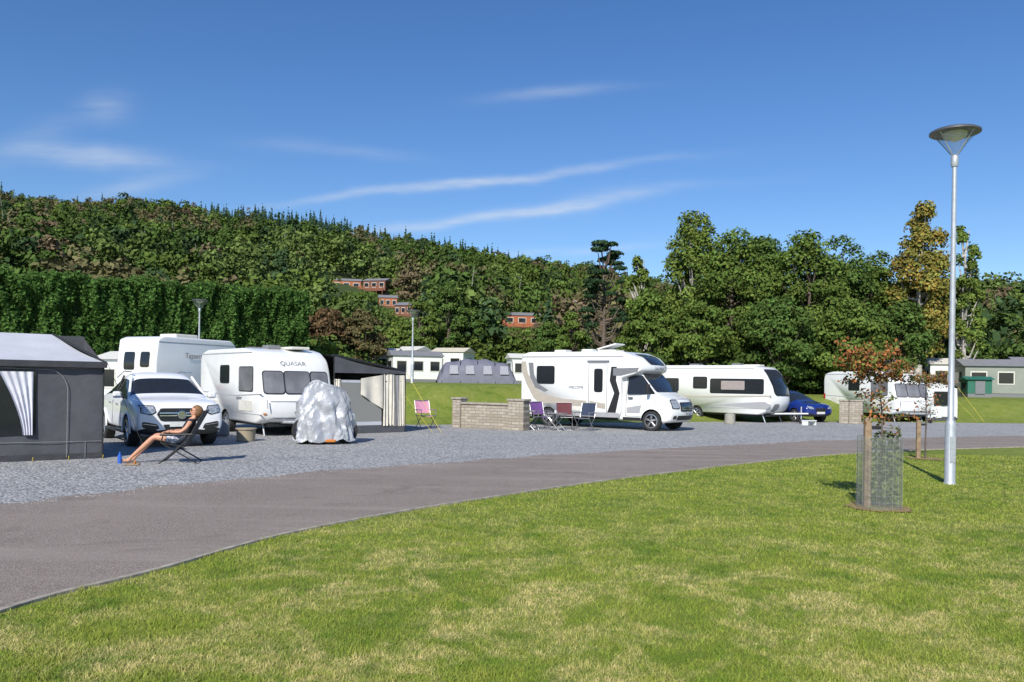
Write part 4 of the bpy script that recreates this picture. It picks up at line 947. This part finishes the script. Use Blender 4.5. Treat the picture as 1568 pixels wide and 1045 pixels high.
# ------------------------------------------------------------ woman in chair
def woman():
    ang=head((-.97,-.22)); loc=(-6.42,15.45,0)
    ch=E('camping_chair',loc,ang); w=.29;S=[]
    for s in (-w,w):
        S+=[((.28,s,0),(-.2,s,.42),.013),((-.42,s,0),(.24,s,.40),.013),((-.15,s,.30),(-.52,s,1.0),.013),((.24,s,.40),(.2,s,.55),.012),((.26,s,.55),(-.32,s,.56),.02)]
    S+=[((.28,-w,0),(.28,w,0),.013),((-.42,-w,0),(-.42,w,0),.013),((.24,-w,.40),(.24,w,.40),.013),((-.52,-w,1.0),(-.52,w,1.0),.013)]
    tubes('frame',S,BLACK,ch,8)
    mk('seat',[(.25,-w,.40),(.25,w,.40),(-.16,w,.31),(-.16,-w,.31)],[(0,1,2,3)],DARK,ch); mk('back',[(-.17,-w,.31),(-.17,w,.31),(-.525,w,1.0),(-.525,-w,1.0)],[(0,1,2,3)],DARK,ch)
    e=E('seated_woman',loc,ang)
    J={'pel':((-.06,0,.43),.13),'sp':((-.13,0,.55),.105),'ch':((-.24,0,.74),.12),'nk':((-.31,0,.86),.05),'hb':((-.32,0,.94),.05)}
    ed=[('pel','sp'),('sp','ch'),('ch','nk'),('nk','hb')]
    for s,k in ((-1,'r'),(1,'l')):
        J['hip'+k]=((.02,s*.095,.43),.088); J['th'+k]=((.2,s*.1,.475),.078)
        J['kn'+k]=((.40,s*.1,.52 if s<0 else .5),.054); J['cf'+k]=((.53,s*.1,.37),.052); J['an'+k]=((.76 if s<0 else .80,s*.09,.11),.032); J['he'+k]=((.8 if s<0 else .84,s*.09,.05),.033); J['to'+k]=((.93 if s<0 else .97,s*.11,.06),.022)
        J['sh'+k]=((-.26,s*.165,.79),.052); J['ua'+k]=((-.2,s*.23,.68),.042); J['el'+k]=((-.1,s*.27,.60),.034); J['fa'+k]=((.0,s*.25,.60),.03); J['wr'+k]=((.1,s*.2,.6),.022)
        ed+=[('pel','hip'+k),('hip'+k,'th'+k),('th'+k,'kn'+k),('kn'+k,'cf'+k),('cf'+k,'an'+k),('an'+k,'he'+k),('he'+k,'to'+k),('ch','sh'+k),('sh'+k,'ua'+k),('ua'+k,'el'+k),('el'+k,'fa'+k),('fa'+k,'wr'+k)]
    def skin(nm,J,ed,root,sub,mats,assign=None):
        ks=list(J); me=bpy.data.meshes.new(nm); me.from_pydata([J[k][0] for k in ks],[(ks.index(a),ks.index(b)) for a,b in ed],[])
        ob=bpy.data.objects.new(nm,me); COL.objects.link(ob); m=ob.modifiers.new('skin','SKIN')
        for i,k in enumerate(ks):
            d=me.skin_vertices[0].data[i]; d.radius=(J[k][1],J[k][1]); d.use_root=(k==root)
        m.use_smooth_shade=True; s=ob.modifiers.new('s','SUBSURF'); s.levels=sub; s.render_levels=sub; apply_mods(ob)
        for mm in mats: ob.data.materials.append(mm)
        if assign:
            for p in ob.data.polygons: p.material_index=assign(p.center)
        ob.data.shade_smooth(); ob.parent=e; return ob
    def asg(c):
        if c.x>.02+.16 : return 0
        if c.x>-.5 and c.z<.52 and c.x<.18 and abs(c.y)<.22: return 2
        if abs(c.y)<.185 and c.z<.845 and c.z>.5 and c.x<-.05: return 1
        return 0
    skin('body',J,ed,'pel',2,[SKIN,TOP,SHORTS],asg)
    for s in (-1,1):
        b=Vector((.1,s*.2,.6)); H={'w':(tuple(b),.022),'p':(tuple(b+Vector((.06,-s*.01,-.005))),.026)}; ed2=[('w','p')]
        for i,(dy,ln) in enumerate(((-.03,.065),(-.01,.075),(.01,.07),(.028,.055))):
            a=b+Vector((.085,dy,0)); H['a%d'%i]=(tuple(a),.009); H['b%d'%i]=(tuple(a+Vector((ln*.5,dy*.2,-.006))),.008); H['c%d'%i]=(tuple(a+Vector((ln,dy*.25,-.03))),.006); ed2+=[('p','a%d'%i),('a%d'%i,'b%d'%i),('b%d'%i,'c%d'%i)]
        H['t1']=(tuple(b+Vector((.05,-s*.04,.0))),.01); H['t2']=(tuple(b+Vector((.085,-s*.055,-.008))),.008); ed2+=[('p','t1'),('t1','t2')]
        skin('hand',H,ed2,'p',1,[SKIN])
    hd=E('head'); hd.parent=e; hd.location=(-.33,0,.985); hd.rotation_euler=(0,R(-14),0)
    V=[];F=[];n=24;m=16
    for j in range(m+1):
        ph=math.pi*j/m
        for i in range(n):
            th=2*math.pi*i/n; x=math.sin(ph)*math.cos(th);y=math.sin(ph)*math.sin(th);z=math.cos(ph)
            X_=.092*x;Y_=.073*y;Z_=.112*z
            if z<0: Y_*=1+.28*z; X_*=1+.12*z
            if z<-.3 and x>0: X_+=.012*(-z)
            nf=math.exp(-((y/.16)**2))*math.exp(-((z+.12)/.17)**2)*(x>0); X_+=.024*nf
            mf=math.exp(-((y/.35)**2))*math.exp(-((z+.5)/.08)**2)*(x>0); X_+=.006*mf
            V.append((X_,Y_,Z_))
    for j in range(m):
        for i in range(n): k=(i+1)%n; F.append((j*n+i,(j+1)*n+i,(j+1)*n+k,j*n+k))
    mk('face',V,F,SKIN,hd,smooth=60)
    V=[];F=[]
    for j in range(m+1):
        ph=math.pi*j/m*.74
        for i in range(n):
            th=2*math.pi*i/n; x=math.sin(ph)*math.cos(th);y=math.sin(ph)*math.sin(th);z=math.cos(ph)
            k=1.1+.03*noise.noise(Vector((x*5,y*5,z*5))); X_=.094*x*k-.012
            if x>.15: zz=max(.112*z*k,.05+.02*x); X_=min(X_,.07)
            else: zz=.112*z*k
            if x<0: X_*=1.18
            V.append((X_,.077*y*k,zz+.004))
    for j in range(m):
        for i in range(n): k=(i+1)%n; F.append((j*n+i,(j+1)*n+i,(j+1)*n+k,j*n+k))
    mk('hair',V,F,HAIR,hd,smooth=60)
    for s in (-1,1):
        lathe('sunglass_lens',[(0,.0),(.024,.0),(.028,-.006)],BLACK,hd,14,'y',40,(.088,s*.032,.012)).rotation_euler=(0,0,R(-90+s*8))
        tubes('glasses_arm',[((.085,s*.058,.015),(-.005,s*.075,.012),.003)],BLACK,hd,5)
        lathe('ear',[(0,.012),(.014,.01),(.02,0)],SKIN,hd,10,'y',50,(-.008,s*.07,-.005))
    tubes('glasses_bridge',[((.098,-.012,.015),(.098,.012,.015),.003)],BLACK,hd,5); tubes('lips',[((.092,-.018,-.058),(.092,.018,-.058),.005)],M('lips',(.4,.12,.1),.5),hd,6)
    b=E('water_bottle',(-7.35,15.1,0)); lathe('bottle',[(0,0),(.035,0),(.037,.02),(.037,.15),(.014,.19),(.014,.22),(0,.22)],M('blue_bottle',(.03,.12,.5),.2),b,16)
    s=E('pair_of_sandals',(-7.0,14.85,0),R(20))
    for i in (-1,1):
        box('sole',(0,i*.07,.02),(.25,.09,.03),STAKE,s,.012); tubes('strap',path([(.05,i*.07-.045,.03),(.05,i*.07,.075),(.05,i*.07+.045,.03)],.012),ORANGE,s,6)
woman()
# ------------------------------------------------------------ background buildings
def static_home(name,x,y,ang,L,D,H,wall,roof,z=None,win=3):
    e=E(name,(x,y,tz(x,y) if z is None else z),ang)
    box('walls',(0,0,H*.42+.25),(L,D,H*.84),wall,e,.02); box('skirting',(0,0,.12),(L*.98,D*.98,.24),GREYP,e)
    hb=H*.84+.25; V=[(-L/2-.15,-D/2-.15,hb),(L/2+.15,-D/2-.15,hb),(L/2+.15,D/2+.15,hb),(-L/2-.15,D/2+.15,hb),(-L/2-.15,0,hb+D*.17),(L/2+.15,0,hb+D*.17)]
    mk('roof',V,[(0,1,5,4),(2,3,4,5),(1,2,5),(3,0,4),(0,3,2,1)],roof,e)
    for i in range(win):
        xx=-L/2+L*(i+.5)/win; box('window_frame',(xx,-D/2-.01,H*.5+.2),(L/win*.62,.04,H*.4),TRIM,e); box('window',(xx,-D/2-.035,H*.5+.2),(L/win*.54,.03,H*.33),GLASS,e)
    for s in (-1,1): box('end_window',(s*(L/2+.01),0,H*.5+.2),(.04,D*.5,H*.35),GLASS,e)
    return e
CRM=M('cream_cladding',(.62,.57,.44),.6)
static_home('static_caravan',-9.0,74,R(20),4.6,3,2.5,WHITE,ROOFG)
static_home('static_caravan',-13.0,78,R(-10),4.2,3,2.9,CRM,TRIM,win=2)
static_home('static_caravan',-6.2,84,R(-20),3.6,3,3.4,WHITE,CRM,win=2)
static_home('static_caravan',-10.6,86,R(-30),2.8,3,3.6,CRM,TRIM,win=1)
static_home('static_caravan',-16.3,76,R(10),4,3,2.6,WHITE,TRIM,win=2)
static_home('static_caravan',1.0,70,R(10),2.6,2.6,2.3,WHITE,TRIM,win=2)
static_home('static_caravan',36.0,58,R(-12),7,3.2,2.3,SAGE,ROOFG,win=4)
static_home('static_caravan',33.2,61,R(-20),3,3.0,2.5,WHITE,TRIM,win=2)
static_home('static_caravan',43,63,R(-15),7,3.2,2.8,SAGE,ROOFG,win=3)
static_home('static_caravan',26.4,66,R(-30),4,3,2.3,CRM,ROOFG,win=3)
static_home('static_caravan',31,66,R(-30),3.4,3,2.8,WHITE,TRIM,win=2)
static_home('static_caravan',-17.8,37.2,R(-20),1.8,2.4,2.3,WHITE,TRIM,z=.2,win=1)
e=static_home('garden_shed',31.2,54,R(-10),1.5,1.3,1.1,GREENST,GREENST,win=0); box('door',(0,-.68,.65),(.6,.05,.85),GREYP,e)
LODB=M('lodge_base',(.2,.16,.11),.8)
for (lx,ly,lw,t,v),z in zip(lodges,LZ):
    e=static_home('timber_lodge',lx,ly,R(-14 if t else 10),lw*.72,4.5,2.7,WOODO if not t else WOODD,ROOFG,z=z,win=3)
    box('deck',(0,-3.2,.1),(lw*.8,2.2,.2),WOODD,e); tubes('deck_rail',[((-lw*.4,-4.25,h),(lw*.4,-4.25,h),.05) for h in (.45,.7,1.0)],WOODO,e,5)
    for i in range(5): box('deck_post_%d'%i,(-lw*.38+lw*.19*i,-4.2,-.6),(.15,.15,3.2),WOODD,e)
    box('base',(0,0,-1.6),(lw*.7,4.3,3.4),LODB,e)
def dome(x,y,w,d,h):
    e=E('family_tent',(x,y,tz(x,y)),R(8)); V=[];F=[];n=28;m=10
    for i in range(n+1):
        s=i/n; hh=h*(.72+.28*math.sin(math.pi*s))*(1-.07*abs(math.cos(s*math.pi*4)))*(min(1,math.sin(math.pi*s)*3.5)**.5 if 0<s<1 else .1)
        for j in range(m+1):
            a=math.pi*j/m; V.append((-w/2+w*s,-math.cos(a)*d/2,math.sin(a)**.7*hh))
    for i in range(n):
        for j in range(m): k=i*(m+1)+j; F.append((k,k+1,k+m+2,k+m+1))
    mk('canopy',V,F,PURPG,e,smooth=50)
    TW=M('tent_window',(.3,.3,.34),.5)
    for s in (-.3,-.1,.12,.33): mk('window',[(w*s-.35,-d/2-.02,.7),(w*s+.35,-d/2-.02,.7),(w*s+.3,-d/2*.84-.06,1.35),(w*s-.3,-d/2*.84-.06,1.35)],[(0,1,2,3)],TW,e)
    for s in (-.45,-.22,0,.22,.45): tubes('pole',[((w*s,-d/2-.03,0),(w*s*.98,-d/2*.6,h*.92),.03)],DARK,e,5)
dome(-2.9,64,6.2,4,2.0)
# ------------------------------------------------------------ light, sky, camera
el=R(38); sd=Vector((.28,.96)).normalized(); ddir=Vector((sd.x*math.cos(el),sd.y*math.cos(el),-math.sin(el)))
sl=bpy.data.lights.new('sun','SUN'); sl.energy=5.0; sl.angle=R(.5); sl.color=(1,.955,.87); so=bpy.data.objects.new('sun',sl); COL.objects.link(so)
so.rotation_euler=ddir.to_track_quat('-Z','Y').to_euler(); so.location=(-10,-30,40)
w=bpy.data.worlds.new('World'); scene.world=w; w.use_nodes=True; nt=w.node_tree; bg=nt.nodes['Background']; bg.inputs[1].default_value=.13
sky=nn(nt,'ShaderNodeTexSky',sky_type='NISHITA'); sky.sun_disc=False; sky.sun_elevation=el; sky.sun_rotation=math.atan2(-sd.x,-sd.y); sky.air_density=1.0; sky.dust_density=.2; sky.ozone_density=4.0; sky.altitude=50
tc=nn(nt,'ShaderNodeTexCoord'); sp=nn(nt,'ShaderNodeSeparateXYZ'); nt.links.new(tc.outputs['Generated'],sp.inputs[0])
def mth(op,a,b=None,c=None):
    m=nn(nt,'ShaderNodeMath',operation=op)
    for i,v in enumerate((a,b,c)):
        if v is None: continue
        if isinstance(v,(int,float)): m.inputs[i].default_value=v
        else: nt.links.new(v,m.inputs[i])
    return m.outputs[0]
yy=mth('MAXIMUM',sp.outputs[1],.05); uu=mth('DIVIDE',sp.outputs[0],yy); vv=mth('DIVIDE',sp.outputs[2],yy)
cv=nn(nt,'ShaderNodeCombineXYZ'); nt.links.new(uu,cv.inputs[0]); nt.links.new(vv,cv.inputs[1])
wn=nn(nt,'ShaderNodeTexNoise'); wn.inputs['Scale'].default_value=6; wn.inputs['Detail'].default_value=3; nt.links.new(cv.outputs[0],wn.inputs['Vector'])
warp=mth('MULTIPLY',mth('SUBTRACT',wn.outputs['Fac'],.5),.035)
tot=None
for (cu,cvv,slp,hl,wd,am) in [(-.05,.247,.13,.2,.0055,1.1),(.0,.21,.155,.18,.0065,1.0),(.05,.163,.08,.12,.005,.6),(-.527,.274,-.02,.1,.012,.8),(-.51,.335,.1,.03,.018,.45),(.056,.361,.12,.09,.007,.4),(-.23,.285,-.1,.09,.009,.3),(-.47,.24,.2,.07,.012,.4),(.09,.225,.17,.06,.011,.5),(-.6,.29,.5,.05,.02,.2)]:
    du=mth('SUBTRACT',uu,cu); dv=mth('SUBTRACT',mth('ADD',vv,warp),cvv); dv=mth('SUBTRACT',dv,mth('MULTIPLY',du,slp))
    q=mth('ADD',mth('POWER',mth('ABSOLUTE',mth('DIVIDE',du,hl)),2),mth('POWER',mth('ABSOLUTE',mth('DIVIDE',dv,wd)),2))
    g=mth('MULTIPLY',mth('EXPONENT',mth('MULTIPLY',q,-1)),am); tot=g if tot is None else mth('ADD',tot,g)
mp=nn(nt,'ShaderNodeMapping'); mp.inputs['Rotation'].default_value=(0,0,R(-9)); mp.inputs['Scale'].default_value=(4,26,1); nt.links.new(cv.outputs[0],mp.inputs[0])
n2=nn(nt,'ShaderNodeTexNoise'); n2.inputs['Scale'].default_value=1.6; n2.inputs['Detail'].default_value=5; n2.inputs['Roughness'].default_value=.6; nt.links.new(mp.outputs[0],n2.inputs['Vector'])
mr=nn(nt,'ShaderNodeMapRange'); mr.inputs[1].default_value=.2; mr.inputs[2].default_value=.68; nt.links.new(n2.outputs['Fac'],mr.inputs[0])
fac=mth('MULTIPLY',mth('MINIMUM',tot,1.0),mth('MULTIPLY',mr.outputs[0],.6)); fac=mth('MULTIPLY',fac,mth('GREATER_THAN',sp.outputs[1],.05))
hs=nn(nt,'ShaderNodeHueSaturation'); hs.inputs['Saturation'].default_value=1.2; hs.inputs['Hue'].default_value=.508; nt.links.new(sky.outputs[0],hs.inputs['Color'])
mx=nn(nt,'ShaderNodeMix',data_type='RGBA'); nt.links.new(fac,mx.inputs[0]); nt.links.new(hs.outputs[0],mx.inputs[6]); mx.inputs[7].default_value=(5.8,6.2,6.6,1)
nt.links.new(mx.outputs[2],bg.inputs[0])
cd=bpy.data.cameras.new('camera'); co=bpy.data.objects.new('camera',cd); COL.objects.link(co); scene.camera=co
cd.sensor_width=36; cd.lens=36*1230/1568; cd.shift_y=62.5/1568; cd.clip_end=6000; cd.clip_start=.05
# level view along +Y, slight hand-held roll
co.matrix_world=Matrix.Translation((0,0,1.65))@Matrix.Rotation(R(90),4,'X')@Matrix.Rotation(.0155,4,'Z')
scene.view_settings.view_transform='Standard'; scene.view_settings.look='None'; scene.view_settings.exposure=0
